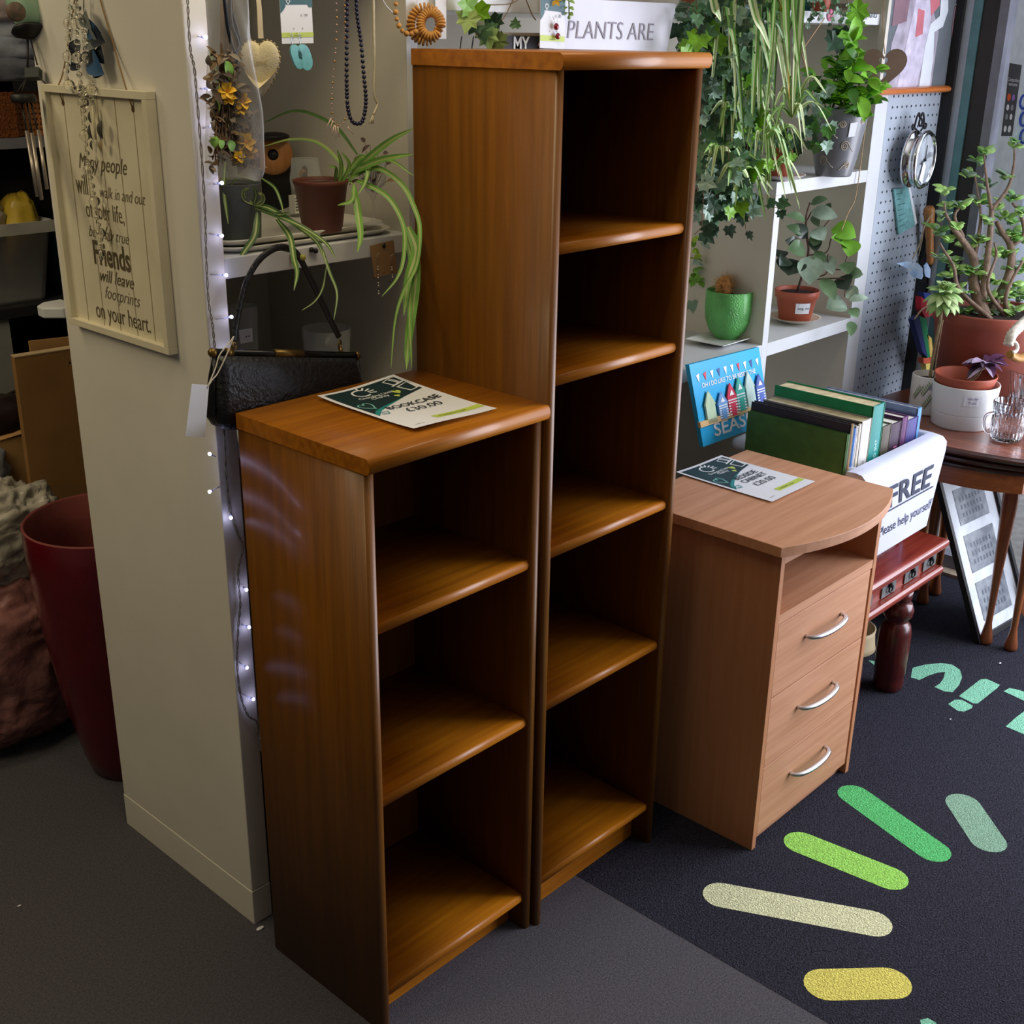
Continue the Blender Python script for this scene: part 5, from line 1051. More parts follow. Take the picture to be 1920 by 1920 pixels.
# thin pink bead necklace with spike pendants
pk = thing('bead_necklace', U(645, 235, y=YH), 'thin pink and gold bead necklace with spiky pendants hanging over the spider plants', 'necklace')
mb = MB(); beads(mb, PQ([(630,-20),(631,60),(624,150),(622,195),(625,225),(637,236),(646,225),(650,200),(648,100),(646,-20)], YH+.002), [.0016,.0024,.0016], .0075, alt=[0,1,0]); mb.build('beads', [mat('pink_bead', (206, 160, 146), .4), mat('gold_bead', (190, 150, 90), .35, .7)], pk)
mb = MB()
for a, b in (((621,222),(611,240)), ((624,226),(618,246)), ((627,234),(622,255)), ((629,235),(630,262)), ((633,237),(636,258)), ((652,238),(662,252))): mb.tube(PQ([a, b], YH), [.0016,.0005], 5)
mb.build('spikes', mat('spike_pink', (220, 190, 176), .4), pk)
nv = thing('bead_necklace', U(668, 232, y=YH), 'long dark navy bead necklace hanging in two strands in the left bay', 'necklace')
mb = MB(); beads(mb, PQ([(651,-20),(651,36),(650,100),(650,160),(652,200),(658,224),(668,232),(680,226),(686,190),(682,140),(677,80),(670,30),(667,-20)], YH), .0042, .0062); mb.build('beads', mat('navy_bead', (30, 32, 62), .3, coat=.3), nv)
wc = thing('tassel_cord', U(696, 230, y=YH), 'pale cream knotted cord with a small tassel right of the navy beads', 'cord')
mb = MB(); mb.tube(spline(PQ([(700,-20),(701,60),(702,120),(701,170),(705,188),(708,196),(700,215)], YH), 8), [.0022+.0004*(i % 2) for i in range(49)], 6); mb.build('cord', mat('cream_cord', (206, 196, 168), .8), wc)
mb = MB()
for i in range(7): mb.tube([U(700,214,y=YH), U(691+i*1.6, 232, y=YH-.001*(i % 3))], .0008, 4)
mb.build('tassel', mat('cream_cord', (206, 196, 168), .8), wc)
tag(MB().tube(spline(PQ([(710,-20),(722,8),(742,30),(750,45)], YH+.005), 6), .0012, 5).build('white_thread', paper), 'loose white thread slanting across to the wooden necklace', 'thread')
wn_ = thing('wooden_necklace', U(797, 88, y=.415), 'chunky necklace of flat honey-coloured wooden beads coiled behind the tall bookcase top', 'necklace')
hw_ = mat('honey_wood', (196, 142, 70), .45, var=.12, scale=60)
mb = MB(); cw = U(797, 46, y=.415); kk = DEP(cw)/F
for k in range(52):
    a = 2*pi*k/52*1.9; R_ = (26-2.0*(k/52))*kk*(1.0 if k < 27 else .74); q = cw+rt*(R_*1.05*math.cos(a))+up*(R_*1.25*math.sin(a))+V((0, -.004*(k > 26)-.012*(k > 26), 0)); tn = (-rt*math.sin(a)*1.05+up*math.cos(a)*1.25).normalized()
    mb.lathe(q-tn*.0025, [(0,0),(.0085,.0005),(.0095,.0025),(.0085,.0045),(0,.005)], 12, axis=tn)
mb.build('disc_beads', hw_, wn_)
mb = MB(); beads(mb, PQ([(745,-20),(742,20),(748,48),(760,62),(776,62),(792,48)], .41), [.0045,.0055], .0115); mb.build('round_beads', hw_, wn_)
o = MB().obox(U(817, 73, y=.43), U(837,73,y=.43)-U(817,73,y=.43), (0,0,.12), (0,.001,0), 0).build('price_card', paper); tag(o, 'white price card behind the wooden disc bead necklace', 'card')
# cream padded heart
def heart3(n):
    P = []
    for i in range(n//4): t = i/(n//4); P.append((1-t**1.7, .25-1.25*t))
    L_ = [(-x, y) for x, y in reversed(P)]; m_ = n//2
    up_ = []
    A0 = math.acos(.42/.58)
    for i in range(m_//2): a = pi+(A0-pi)*i/(m_//2); up_.append((-.42+.58*math.cos(a), .25+.5*math.sin(a)))
    for i in range(m_//2): a = (pi-A0)*(1-i/(m_//2)); up_.append((.42+.58*math.cos(a), .25+.5*math.sin(a)))
    return P+[(0,-1.0)]+L_[:-1]+up_
ch = thing('padded_heart', U(489, 176, y=.40), 'cream padded fabric heart hanging from a wide ribbon', 'ornament'); hc_ = U(489, 122, y=.40); kk = DEP(hc_)/F; mb = MB()
n = 48; rings_ = []
for j in range(7):
    t = j/6; rings_.append([hc_+rt*(p[0]*36*kk*math.cos(t*pi/2))+V((0,0,1))*(p[1]*56*kk*math.cos(t*pi/2)*1.0)-fw*(.016*math.sin(t*pi/2)) for p in heart3(n)]); n_h = len(rings_[0])
for sgn in (1, -1):
    vs = [hc_+(p-hc_)-(0 if sgn > 0 else 2)*((p-hc_).dot(-fw))*(-fw) for r_ in rings_ for p in r_]
    n = n_h; fs = [(i*n+q, i*n+(q+1) % n, (i+1)*n+(q+1) % n, (i+1)*n+q) for i in range(6) for q in range(n)]
    mb.add(vs, [f if sgn < 0 else tuple(reversed(f)) for f in fs], 0, True)
mb.build('heart', mat('cream_linen', (206, 194, 158), .75, bump=.2, bscale=300), ch)
mb = MB(); H_ = heart3(60)
for i in range(0, len(H_), 2): mb.ball(hc_+rt*(H_[i][0]*36.5*kk)+V((0,0,1))*(H_[i][1]*57*kk), .0022, 6)
mb.text('Love', lambda x, y: hc_+rt*x+V((0,0,y-.006))-fw*.0172, .014, 0, shear=.3)
mb.build('stitching', mat('stitch_tan', (168, 148, 108), .8), ch)
mb = MB(); rb = PQ([(484,72),(482,20),(478,-30)], .40); rb2 = PQ([(494,72),(491,20),(486,-30)], .40); mb.add(rb+rb2, [(0,1,4,3),(1,2,5,4)]); mb.build('ribbon', mat('cream_ribbon', (196, 178, 136), .5), ch, solid=.001)
# cellophane sleeve of dried flowers
bq = thing('dried_bouquet', U(440, 325, y=.34), 'clear cellophane sleeve of dried flowers with yellow blooms hanging at the end panel corner', 'bouquet')
ms, ml = MB(), MB()
for k in range(46):
    a = random.uniform(-1, 1); P = [U(424+a*10, -30, y=.345), U(426+a*14, 70, y=.34), U(430+a*18+random.uniform(-3,3), 170, y=.335+random.uniform(-.012,.012)), U(438+a*40, 250+random.uniform(-40, 30), y=.335+random.uniform(-.016,.016)), U(440+a*48+random.uniform(-6,6), random.uniform(255, 312), y=.335+random.uniform(-.018,.018))]; ms.tube(spline(P, 4), random.uniform(.0006, .0016), 4, random.choice([0,0,1]))
for k in range(330):
    py_ = random.uniform(100, 316); q = U(random.uniform(394, 436+(py_-100)*.24), py_, y=.335+random.uniform(-.018,.018)); ovate(ml, q, q+rv(.018), random.uniform(.005,.012), mi=random.choice([0,0,1,5]))
for px, py, s in ((427,172,.016), (430,186,.013), (455,192,.016), (462,268,.018), (468,285,.015), (448,296,.012), (452,205,.012)):
    q = U(px, py, y=.318)
    for i in range(6): a = i*1.05; ovate(ml, q, q+(rt*math.cos(a)+up*math.sin(a)-fw*.3)*s, s*.8, mi=2)
    ml.ball(q, s*.3, 6, 3)
for px, py, tx, ty in ((403,185,410,210), (406,255,402,278), (410,262,416,280), (428,262,436,285), (424,112,430,150)): ovate(ml, U(px,py,y=.318), U(tx,ty,y=.318), .016, mi=4)
ms.build('stalks', [mat('straw_brown', (112, 84, 56), .8), mat('straw_dark', (74, 56, 42), .8)], bq); ml.build('dried_blooms', [mat('husk_brown', (116, 92, 64), .8), mat('husk_grey', (126, 116, 104), .8), mat('bloom_yellow', (226, 178, 44), .6), mat('bloom_orange', (206, 130, 30), .7), mat('leaf_fresh', (120, 168, 70), .5), mat('husk_dark', (66, 50, 40), .8)], bq)
mb = MB()
for L in ([(432,-20),(434,40),(444,70),(447,88),(437,120)], [(420,-20),(428,50),(438,90),(443,100)], [(440,95),(446,110),(444,128)], [(436,20),(446,60),(450,80),(440,98)]):
    P = spline(PQ(L, .322), 5); o = len(mb.v)
    for p in P: mb.v += [p-rt*.004, p+rt*.004+V((0,.003,0))]
    for i in range(len(P)-1): mb.f.append([o+2*i, o+2*i+1, o+2*i+3, o+2*i+2]); mb.m.append(0); mb.sm.append(True)
mb.build('ribbon', mat('navy_ribbon', (26, 28, 40), .4), bq, solid=.0006)
mb = MB(); rows = []; n = 22
for py, cx, hw2 in ((-30,425,34),(30,427,36),(90,430,38),(150,434,44),(210,439,52),(270,441,54),(318,441,54),(334,440,50)):
    cc2 = U(cx, py, y=.338); kk = DEP(cc2)/F; rows.append([cc2+rt*(hw2*kk*math.cos(a)*(1+.05*math.sin(5*a+py)))+V((0,1,0))*(.026*math.sin(a)*(1+.3*math.sin(4*a+py*.7)))+V((0,0,.004*math.sin(3*a+py))) for a in [2*pi*q/n for q in range(n)]])
mb.add([p for r_ in rows for p in r_], [(i*n+q, i*n+(q+1) % n, (i+1)*n+(q+1) % n, (i+1)*n+q) for i in range(7) for q in range(n)], 0, True)
mb.build('cellophane', clear('cellophane', (235, 238, 245), .42, .14), bq, sub=1)

# ---------------------------------------------------------------- lower left bay, shelf edge pins, kraft card
Z1 = 1.1005
o = MB().box((.075, .80, Z1), (.235, .815, Z1+.29)).build('wooden_board', mat('dark_brown_board', (74, 50, 30), .6, var=.08)); tag(o, 'dark brown board standing in the lower left bay behind the handbag handle', 'board')
c = V((U(615, 700, y=.55).x, .55, Z1)); zt_ = U(615, 614, y=.55).z-Z1; kk = DEP((c.x, .55, Z1+zt_))/F
tag(MB().lathe(c, [(0,0),(36*kk,.0),(37*kk,.004),(46*kk,zt_),(44.5*kk,zt_),(36*kk,.012),(0,.012)], 36).build('glass_tumbler', gg), 'large clear glass tumbler on the shelf behind the black handbag', 'glass')
c = V((U(462, 680, y=.62).x, .62, Z1)); zt_ = U(462, 572, y=.62).z-Z1; kk = DEP((c.x, .62, Z1+zt_))/F
tg = thing('tall_glass', c, 'tall clear glass with a white price tag in front of the dark board', 'glass'); MB().lathe(c, [(0,0),(20*kk,0),(21*kk,.003),(27*kk,zt_),(25.5*kk,zt_),(20*kk,.01),(0,.01)], 30).build('glass', gg, tg)
P = PQ([(448,619),(473,615),(474,640),(451,645)], .585); mb = MB().prism(P, (0,.0008,0)); mb.text('..', lambda x, y: lerp(P[0], P[2], .62)+V((x, -.0005, y)), .03, 1); mb.build('price_tag', [paper, ink], tg)
kc = thing('kraft_card', U(725, 520, y=.432), 'brown kraft card with beaded drop earrings pinned under the shelf edge', 'card')
P = PQ([(694,461),(738,450),(745,511),(702,521)], .434); MB().prism(P, (0,.001,0)).build('card', mat('kraft', (150, 116, 80), .85, var=.06), kc)
mb = MB()
for px, y0_, y1_ in ((708,490,551), (734,492,520)): beads(mb, PQ([(px,y0_),(px+1,(y0_+y1_)/2),(px+2,y1_)], .428), [.0022,.0012,.0018], .005, alt=[0,1,0]); mb.tube(PQ([(px,y0_),(px-1,y0_-12),(px+3,y0_-16),(px+4,y0_-8)], .428), .0006, 4, 0)
for px, py in ((702,521),(720,512),(742,527),(730,528)): mb.ball(U(px, py, y=.428), .0014, 6, 1)
mb.build('earrings', [mat('silver_bead', (200, 196, 186), .3, .6), mat('black_bead', (40, 36, 34), .4)], kc)
for i, (px, py, lb_) in enumerate(((717,460,'black push pin holding the kraft earring card'), (582,468,'left black push pin of the pair on the white shelf edge'), (590,470,'right black push pin of the pair on the white shelf edge'))):
    p = U(px, py, y=.4385); tag(MB().lathe(p, [(.0035,0),(.005,.002),(.005,.005),(.003,.007),(0,.0072)], 12, axis=(0,-1,0)).build('push_pin', blackm), lb_, 'pin', 'black push pins')
p = U(546, 478, y=.439); tag(MB().lathe(p, [(.004,0),(.004,.03),(.006,.032),(.006,.037),(0,.038)], 12, axis=(0,-1,0)).build('hook_pin', mat('pin_olive', (176, 170, 80), .4)), 'olive yellow push pin that carries the black handbag', 'pin')

# ---------------------------------------------------------------- black handbag
bagl = mat('black_leather', (22, 22, 26), .38, var=.1, scale=90, bump=.35, bscale=120, coat=.1); brass = mat('old_brass', (120, 96, 52), .35, .8)
A, B = U(402, 663, y=.385), U(672, 667, y=.385); zt_ = (A.z+B.z)/2-.004; xa, xb = A.x+.004, B.x-.004; zb_ = U(395, 848, y=.37).z
hb = thing('handbag', ((xa+xb)/2, .39, zb_), 'black leather frame handbag hanging by its handle from the shelf edge', 'handbag')
def tilt(p): p = V(p); p.z += (B.z-A.z)*((p.x-xa)/(xb-xa)-.5); return p
mb = MB(); rows = []
for t, hd, ex in ((0,.012,0), (.08,.018,.002), (.3,.026,.006), (.6,.032,.011), (.85,.034,.014), (.96,.026,.008), (1,.012,-.004)):
    z_ = zt_+(zb_-zt_)*t; r_ = ring(xa-ex, xb+ex, .392-hd, .392+hd, z_, min(.016, hd*.9), 4); rows.append([tilt(p) for p in r_])
n = len(rows[0]); mb.add([p for r_ in rows for p in r_], [tuple(range(n))]+[(i*n+q, (i+1)*n+q, (i+1)*n+(q+1) % n, i*n+(q+1) % n) for i in range(6) for q in range(n)]+[tuple(reversed([6*n+q for q in range(n)]))], 0, True); mb.build('body', bagl, hb)
for x_ in (xa-.003, xb+.003): MB().tube([tilt((x_, .388, zt_)), tilt((x_-(.014 if x_ < .1 else -.014)*.9, .382, zb_+.03))], .0035, 6).build('gusset_piping', bagl, hb)
mb = MB().tube([tilt((xa-.004, .39, zt_+.004)), tilt((xb+.004, .39, zt_+.004))], .0075, 10, 0); xm = (xa+xb)/2
for x_ in (xa-.004, xb+.004): mb.ball(tilt((x_, .39, zt_+.004)), .009, 10, 1)
for x0_, x1_ in ((xm-.035, xm+.03), (xa+.02, xa+.035)): mb.tube([tilt((x0_, .389, zt_+.005)), tilt((x1_, .389, zt_+.005))], .0085, 10, 1)
mb.build('frame_bar', [mat('black_enamel', (20, 20, 22), .25, .2), brass], hb)
L = [(440,640),(444,605),(460,535),(484,490),(515,466),(540,466),(558,478),(582,522),(610,580),(636,632)]; P = spline([U(px, py, y=.398+.012*math.sin(pi*i/9)) for i, (px, py) in enumerate(L)], 6); mb = MB(); o = len(mb.v)
for i, p in enumerate(P):
    t = (P[min(i+1, len(P)-1)]-P[max(i-1, 0)]).normalized(); sd = t.cross(V((0,1,0))).normalized()
    for a in range(8): mb.v.append(p+sd*(.0065*math.cos(2*pi*a/8))+V((0,1,0))*(.0028*math.sin(2*pi*a/8)))
for i in range(len(P)-1):
    for a in range(8): mb.f.append([o+i*8+a, o+i*8+(a+1) % 8, o+i*8+8+(a+1) % 8, o+i*8+8+a]); mb.m.append(0); mb.sm.append(True)
mb.build('handle', bagl, hb)
mb = MB()
for px, py in ((440,648), (637,645)):
    p = U(px, py, y=.398); mb.torus(p, .0075, .0018, (.5,-.8,0), 16, 6); mb.tube([p-V((0,0,.006)), tilt((p.x, .392, zt_+.004))], .004, 8)
mb.build('handle_ring', brass, hb)
# paper price tag hanging from the handle on a string
P = PQ([(360,720),(392,722),(384,820),(348,818)], .356); pt = thing('price_tag', lerp(P[2], P[3], .5), 'blank grey-white paper tag on a white string hanging beside the handbag', 'tag'); MB().prism(P, (0,.0008,0)).build('tag', paper, pt)
MB().tube(spline(PQ([(388,728),(398,712),(408,700)], .356)+PQ([(425,665),(438,632),(432,640),(412,665),(404,690),(389,726)], .356), 6), .0011, 5).build('string', mat('white_string', (216, 208, 190), .8), pt)

# ---------------------------------------------------------------- fairy lights down the panel corner
fl = thing('fairy_lights', U(400, 640, y=.43), 'string of cool white fairy lights twisted down the front of the white end panel', 'string lights')
wp_ = PQ([(350,-20),(352,20),(356,90),(364,130),(370,200),(378,300),(384,400),(386,480),(390,560),(398,610),(403,660),(412,720),(420,820),(424,900),(432,960),(445,1000),(455,1025),(446,1070),(450,1130),(446,1180),(444,1240),(450,1300),(464,1340),(480,1352),(483,1370),(474,1385)], .434)
mb = MB(); S_ = spline(wp_, 10)
for ph_ in (0, pi): mb.tube([p+V((.0016*math.cos(i*.9+ph_), .0016*math.sin(i*.9+ph_)-.001, 0)) for i, p in enumerate(S_)], .0011, 4)
mb.build('wire', mat('clear_wire', (128, 122, 112), .5), fl)
led = mat('led_white', (214, 210, 255), .3, emit=14, var=0); ledh = mat('led_tip', (200, 206, 240), .2, var=0)
bulbs = [(386,70,370,68), (392,166,375,166), (398,236,380,240), (416,343,400,345), (416,442,392,438), (424,516,394,514), (434,594,404,598), (426,664,404,660), (393,851,404,856), (393,922,412,912), (433,971,431,962), (462,1106,456,1100), (467,1176,452,1170), (463,1252,446,1240), (475,1311,452,1300)]
for px, py, wx_, wy in bulbs:
    p = U(px, py, y=.428); q = U(wx_, wy, y=.433); d = (p-q).normalized()
    m1 = MB().tube([q, p-d*.007], .0012, 5).tube([p-d*.008, p-d*.002], [.0018, .0026], 6).build('lead', ledh, fl)
    m2 = MB().ball(p, .0034, 8).build('bulb', led, fl)
    l = bpy.data.lights.new('bulb_light', 'POINT'); l.energy = .008; l.color = (.5, .55, 1); l.shadow_soft_size = .004
    lo = bpy.data.objects.new('bulb_light', l); COL.objects.link(lo); lo.parent = fl; lo.location = p-V(fl.location)+V((-.004,-.008,0))

# ================================================================ end panel: friends plaque, crystal strands, wind chime
XS = PX0
sgw = mat('plaque_cream', (220, 212, 186), .6, var=.03, scale=12); sgi = mat('plaque_ink', (92, 80, 58), .7)
ps = thing('friends_plaque', (XS, .757, 1.24), 'cream boarded wooden plaque with the friends and footprints verse on the white end panel', 'plaque')
a, b, c_, d_ = [U(*p, x=XS-.018) for p in ((70,168), (262,158), (328,655), (142,622))]
TLp, TRp = V((0, (a.y+d_.y)/2, (a.z+b.z)/2)), V((0, (b.y+c_.y)/2, (a.z+b.z)/2)); Wd, Hd = TLp.y-TRp.y, TLp.z-(c_.z+d_.z)/2
def pf(u, v, k=0): return V((XS-.009-k, TLp.y-Wd*u, TLp.z-Hd*(1-v)))
MB().box((XS-.009, TRp.y+.003, TLp.z-Hd+.003), (XS-.001, TLp.y-.003, TLp.z-.003)).build('board', sgw, ps)
fwid = .014
for nm, y0_, y1_, z0_, z1_ in (('frame_rail', TRp.y, TLp.y, TLp.z-fwid, TLp.z), ('frame_rail', TRp.y, TLp.y, TLp.z-Hd, TLp.z-Hd+fwid), ('frame_rail', TRp.y, TRp.y+fwid, TLp.z-Hd+fwid, TLp.z-fwid), ('frame_rail', TLp.y-fwid, TLp.y, TLp.z-Hd+fwid, TLp.z-fwid)):
    MB().box((XS-.021, y0_, z0_), (XS-.0005, y1_, z1_)).build(nm, sgw, ps, bevel=.001)
mb = MB()
for k in range(1, 6): u = k/6; mb.add([pf(u-.003,.03,.0004), pf(u+.003,.03,.0004), pf(u+.003,.97,.0004), pf(u-.003,.97,.0004)], [(0,1,2,3)])
mb.build('grooves', mat('groove_shadow', (160, 146, 112), .8), ps)
mb = MB()
def TT(s, u, v, sz, sh=0, off=0, sx=1, sp_=1): mb.text(s, lambda x, y: pf(u+x*sx/Wd, v+y/Hd, .0008), sz, 0, shear=sh, offset=off, sx=1, spacing=sp_)
TT('Many people', .48, .68, .042, .4, -.004, .80); TT('will', .26, .575, .056, 0, 0, .58); TT('walk in and out', .64, .575, .032, .4, -.010, .80); TT('of your life,', .46, .485, .046, 0, -.006, .66)
TT('but only true', .47, .405, .032, .4, -.012, .86); TT('Friends', .48, .295, .064, 0, .022, .72); TT('will leave', .50, .225, .036, .4, .0, .95); TT('footprints', .54, .155, .036, .45, -.012, .88); TT('on your heart.', .53, .06, .048, 0, -.004, .72)
mb.build('lettering', sgi, ps)
mb = MB()
for u in (.16, .83):
    p = pf(u, .93, .001); mb.lathe(p+V((.0012,0,0)), [(.0055,0),(.005,.001),(0,.0012)], 12, axis=(-1,0,0))
mb.build('rope_hole', mat('hole_brown', (110, 82, 50), .8), ps)
MB().tube(spline([pf(.16,.93), pf(.17,.99,.008), U(120,128,x=XS-.004), U(140,0,x=XS-.003), U(146,-60,x=XS-.002)], 6), .0015, 5).tube(spline([pf(.83,.93), pf(.83,.99,.008), U(213,85,x=XS-.004), U(187,-5,x=XS-.003), U(176,-60,x=XS-.002)], 6), .0015, 5).build('rope', mat('rope_brown', (146, 118, 80), .9), ps)
# scuffs and nail holes on the panel
xg = XS-.028
cs = thing('crystal_strands', U(188, 470, x=xg), 'three strands of clear crystal beads hanging in front of the friends plaque', 'hanging beads')
cg = glass('bead_crystal', (248, 246, 238), .02, 1.5)
for L in ([(128,-20),(131,30),(128,62),(128,110),(124,140),(130,160),(152,172),(157,205),(159,250),(164,300),(172,345),(181,400),(188,440),(190,468)], [(146,-20),(141,20),(144,70),(144,100),(147,125),(150,150),(153,172),(158,192)], [(140,-20),(150,30),(158,60),(160,85),(163,112),(168,136),(171,160),(172,185)]):
    mb = MB(); P = [U(px, py, x=xg) for px, py in L]; beads(mb, P, [.0105, .0045, .0055, .0045], .013, seg=12); mb.tube(spline(P, 6), .0006, 4); mb.build('strand', cg, cs)
mb = MB(); p = U(190, 478, x=xg); mb.lathe(p-V((0,0,.012)), [(0,0),(.006,.008),(.004,.018),(0,.022)], 8, smooth=False); mb.build('drop', cg, cs)
p = U(204, 440, x=xg); MB().tube(spline([U(192,385,x=xg), U(200,410,x=xg), U(206,425,x=xg), U(210,445,x=xg), U(203,452,x=xg), U(198,440,x=xg), U(201,425,x=xg)], 6), .0011, 5).build('hook', mat('hook_brown', (120, 100, 70), .4, .6), cs)
bfo = thing('blue_ornament', U(180, 140, x=XS-.012), 'dark blue and grey petal ornament hanging behind the crystal strands', 'ornament'); ml = MB()
for a, b, w_, mi in (((160,20),(172,55),.028,1), ((165,50),(190,62),.035,0), ((168,65),(186,85),.04,1), ((175,60),(198,80),.035,2), ((168,90),(186,110),.04,2), ((172,100),(196,140),.045,0), ((185,85),(196,120),.03,2), ((150,75),(140,112),.03,2), ((138,108),(150,130),.03,2), ((180,125),(192,142),.03,2)):
    ml = MB(); ovate(ml, U(*a, x=XS-.014), U(*b, x=XS-.018+random.uniform(-.006,.003)), w_, face=(-1,-.2,0)); ml.build('petal', [mat('petal_blue', (46, 84, 122), .5), mat('petal_grey', (110, 118, 116), .5), mat('petal_navy', (30, 38, 52), .5)][mi], bfo); MB().tube([U(157,-30,x=XS-.012), U(157,20,x=XS-.012), U(165,45,x=XS-.014)], .0009, 4).build('cord', blackm, bfo)
dp = thing('leaf_pendant', U(188, 285, x=xg), 'small dark leaf pendant with a pale stick hanging on the friends plaque', 'ornament'); ml = MB()
for a, b, w_, mi in (((190,225),(193,262),.016,0), ((168,208),(172,232),.008,0), ((168,232),(174,262),.010,0), ((172,262),(174,282),.007,0), ((192,262),(190,284),.012,1)): ovate(ml, U(*a, x=XS-.024), U(*b, x=XS-.026), w_, face=(-1,-.2,0), mi=mi)
ml.build('leaves', [mat('pendant_dark', (58, 54, 46), .5), mat('pendant_tan', (142, 124, 90), .5)], dp); MB().tube([U(173,198,x=XS-.024), U(180,262,x=XS-.026)], .002, 6).build('stick', mat('stick_pale', (206, 196, 160), .6), dp)
# wind chime with teal top
cd_ = DEP((-.02, .93, 1.75)); K = cd_/F
def W(px, py, dd=0): return U(px, py, d=cd_+dd)
wc_ = thing('wind_chime', W(78, 380), 'wind chime with a pale teal bell top, black discs and three metal tubes', 'wind chime')
tl = mat('teal_ceramic', (142, 176, 150), .45, var=.06, coat=.2); ax = (W(47, -20)-W(60, 60)).normalized()
MB().lathe(W(62, 55), [(0,0),(20*K,.002),(30*K,.012),(38*K,.035),(42*K,.065),(40*K,.095),(25*K,.13),(0,.145)], 28, axis=ax).build('bell_top', tl, wc_)
p = W(30, 22, -.055); mb = MB(); mb.lathe(p, [(0,.004),(14*K,.003),(17*K,0)], 18, axis=(CAM-p)); mb.build('picture_medallion', mat('medallion', (120, 92, 78), .5, col2=(70, 76, 64), scale=120), wc_)
MB().lathe(W(58, 66), [(0,0),(18*K,.0),(34*K,.006),(31*K,.012),(12*K,.016),(0,.017)], 24, axis=ax).build('base_disc', blackm, wc_)
mb = MB(); mb.tube([W(52,72), W(52,126)], .0022, 6); mb.tube([W(57,72), W(70,122)], .0014, 5); mb.tube([W(50,146), W(28,180)], .0012, 5); mb.tube([W(50,146), W(38,180)], .0012, 5); mb.tube([W(72,142), W(88,160)], .0014, 5)
for a, b in (((40,190),(50,246)), ((50,190),(60,250)), ((58,190),(70,244))): mb.tube([W(*a), W(*b)], .0018, 5)
mb.build('cords', blackm, wc_)
MB().obox(W(46,145), W(72,144)-W(46,145), W(46,126)-W(46,145), fw*.02).build('block', mat('block_dark', (48, 56, 54), .6), wc_)
MB().lathe(W(45, 192), [(0,0),(21*K,0),(23*K,.004),(22*K,.012),(20*K,.015),(0,.015)], 24).build('disc', blackm, wc_)
tm = mat('chime_metal', (176, 166, 156), .35, .8)
for a, b in (((50,246),(70,368)), ((60,250),(78,374)), ((72,244),(88,354))): MB().tube([W(*a), W(*b)], .0036, 10).build('tube', tm, wc_)

# ================================================================ behind the tall bookcase top
pl = thing('sign_planter', U(1150, 93, y=.42), 'white tapered trough lettered PLANTS ARE hanging on the top shelf edge', 'planter')
yf = .395
a, b, c_, d_ = U(1040,2,y=yf), U(1268,14,y=yf), U(1253,96,y=yf), U(1045,96,y=yf); zt_ = 1.899
xl, xr = a.x-.002, b.x+.0; zb_ = 1.735; inl = (b.x-c_.x)*(zt_-zb_)/(b.z-c_.z)
P0 = [(xl, yf, zt_), (xr, yf, zt_), (xr, .436, zt_), (xl, .436, zt_)]; P1 = [(xl+inl*.4, yf+.006, zb_), (xr-inl, yf+.006, zb_), (xr-inl, .436, zb_), (xl+inl*.4, .436, zb_)]
ins = [(x+(.004 if x < (xl+xr)/2 else -.004), y+(.004 if y < .41 else -.004), z) for x, y, z in P0]; ins2 = [(x, y, zt_-.02) for x, y, z in ins]
mb = MB().add(P1+P0+ins+ins2, [(3,2,1,0)]+[(i*4+k, i*4+(k+1) % 4, i*4+4+(k+1) % 4, i*4+4+k) for i in range(3) for k in range(4)]+[(12,13,14,15)])
mb.build('trough', mat('trough_white', (214, 214, 224), .45, var=.03, scale=8), pl)
def tf(px, py): return U(px, py, y=yf-.0012)
TLt, TRt, BRt, BLt = tf(1066,38), tf(1228,44), tf(1226,76), tf(1063,72)
gw = glyphs('PLANTS ARE', 'LEFT', 0, -.012, 1); gx1 = max(v[0] for v in gw[0]); gy1 = max(v[1] for v in gw[0])
MB().text('PLANTS ARE', lambda x, y: lerp(lerp(BLt, BRt, x/gx1), lerp(TLt, TRt, x/gx1), y/gy1)+V((0,.0+.006*(zt_-lerp(BLt,TLt,y/gy1).z)/(zt_-zb_)-.0005,0)), 1, 0, 'LEFT', offset=-.012).build('lettering', mat('lettering_grey', (140, 134, 146), .6), pl)
my = thing('slogan_plaque', U(985, 93, y=.43), 'small black plaque with white letters MY and a pink star behind the tall bookcase', 'plaque')
a, b = U(935, 64, y=.43), U(1035, 70, y=.43)
MB().box((a.x, .43, b.z-.16), (b.x, .439, (a.z+b.z)/2)).build('board', mat('plaque_black', (38, 36, 40), .6), my); MB().box((a.x+.004, .434, (a.z+b.z)/2), (b.x+.004, .4395, (a.z+b.z)/2+.006)).build('top_edge', mat('weathered_wood', (150, 136, 118), .8), my)
q = U(962, 93, y=.4285); mb = MB(); mb.text('MY', lambda x, y: q+V((x*.85, 0, y-.004)), .042, 0, 'LEFT', offset=.025); s_ = U(1011, 84, y=.4288); mb.poly([s_+V((math.cos(-pi/2-i*pi/5)*(.0055 if i % 2 else .0025), 0, -math.sin(-pi/2-i*pi/5)*(.0055 if i % 2 else .0025))) for i in range(10)], 1)
mb.build('lettering', [inkwhite, mat('star_pink', (214, 160, 160), .5)], my)
nc = thing('necklace_card', U(1035, 92, y=.385), 'teal and white card with red crystal pendants at the left end of the white trough', 'card')
TLc, TRc, BRc, BLc = PQ([(1014,-30),(1060,-26),(1058,92),(1012,90)], .388); card(nc, .388, .56)
mb = MB()
for px, py, r_ in ((1043,50,.0072), (1046,68,.0066)): mb.ball(U(px, py, y=.381), r_, 10, 0, (1,.7,1), .12)
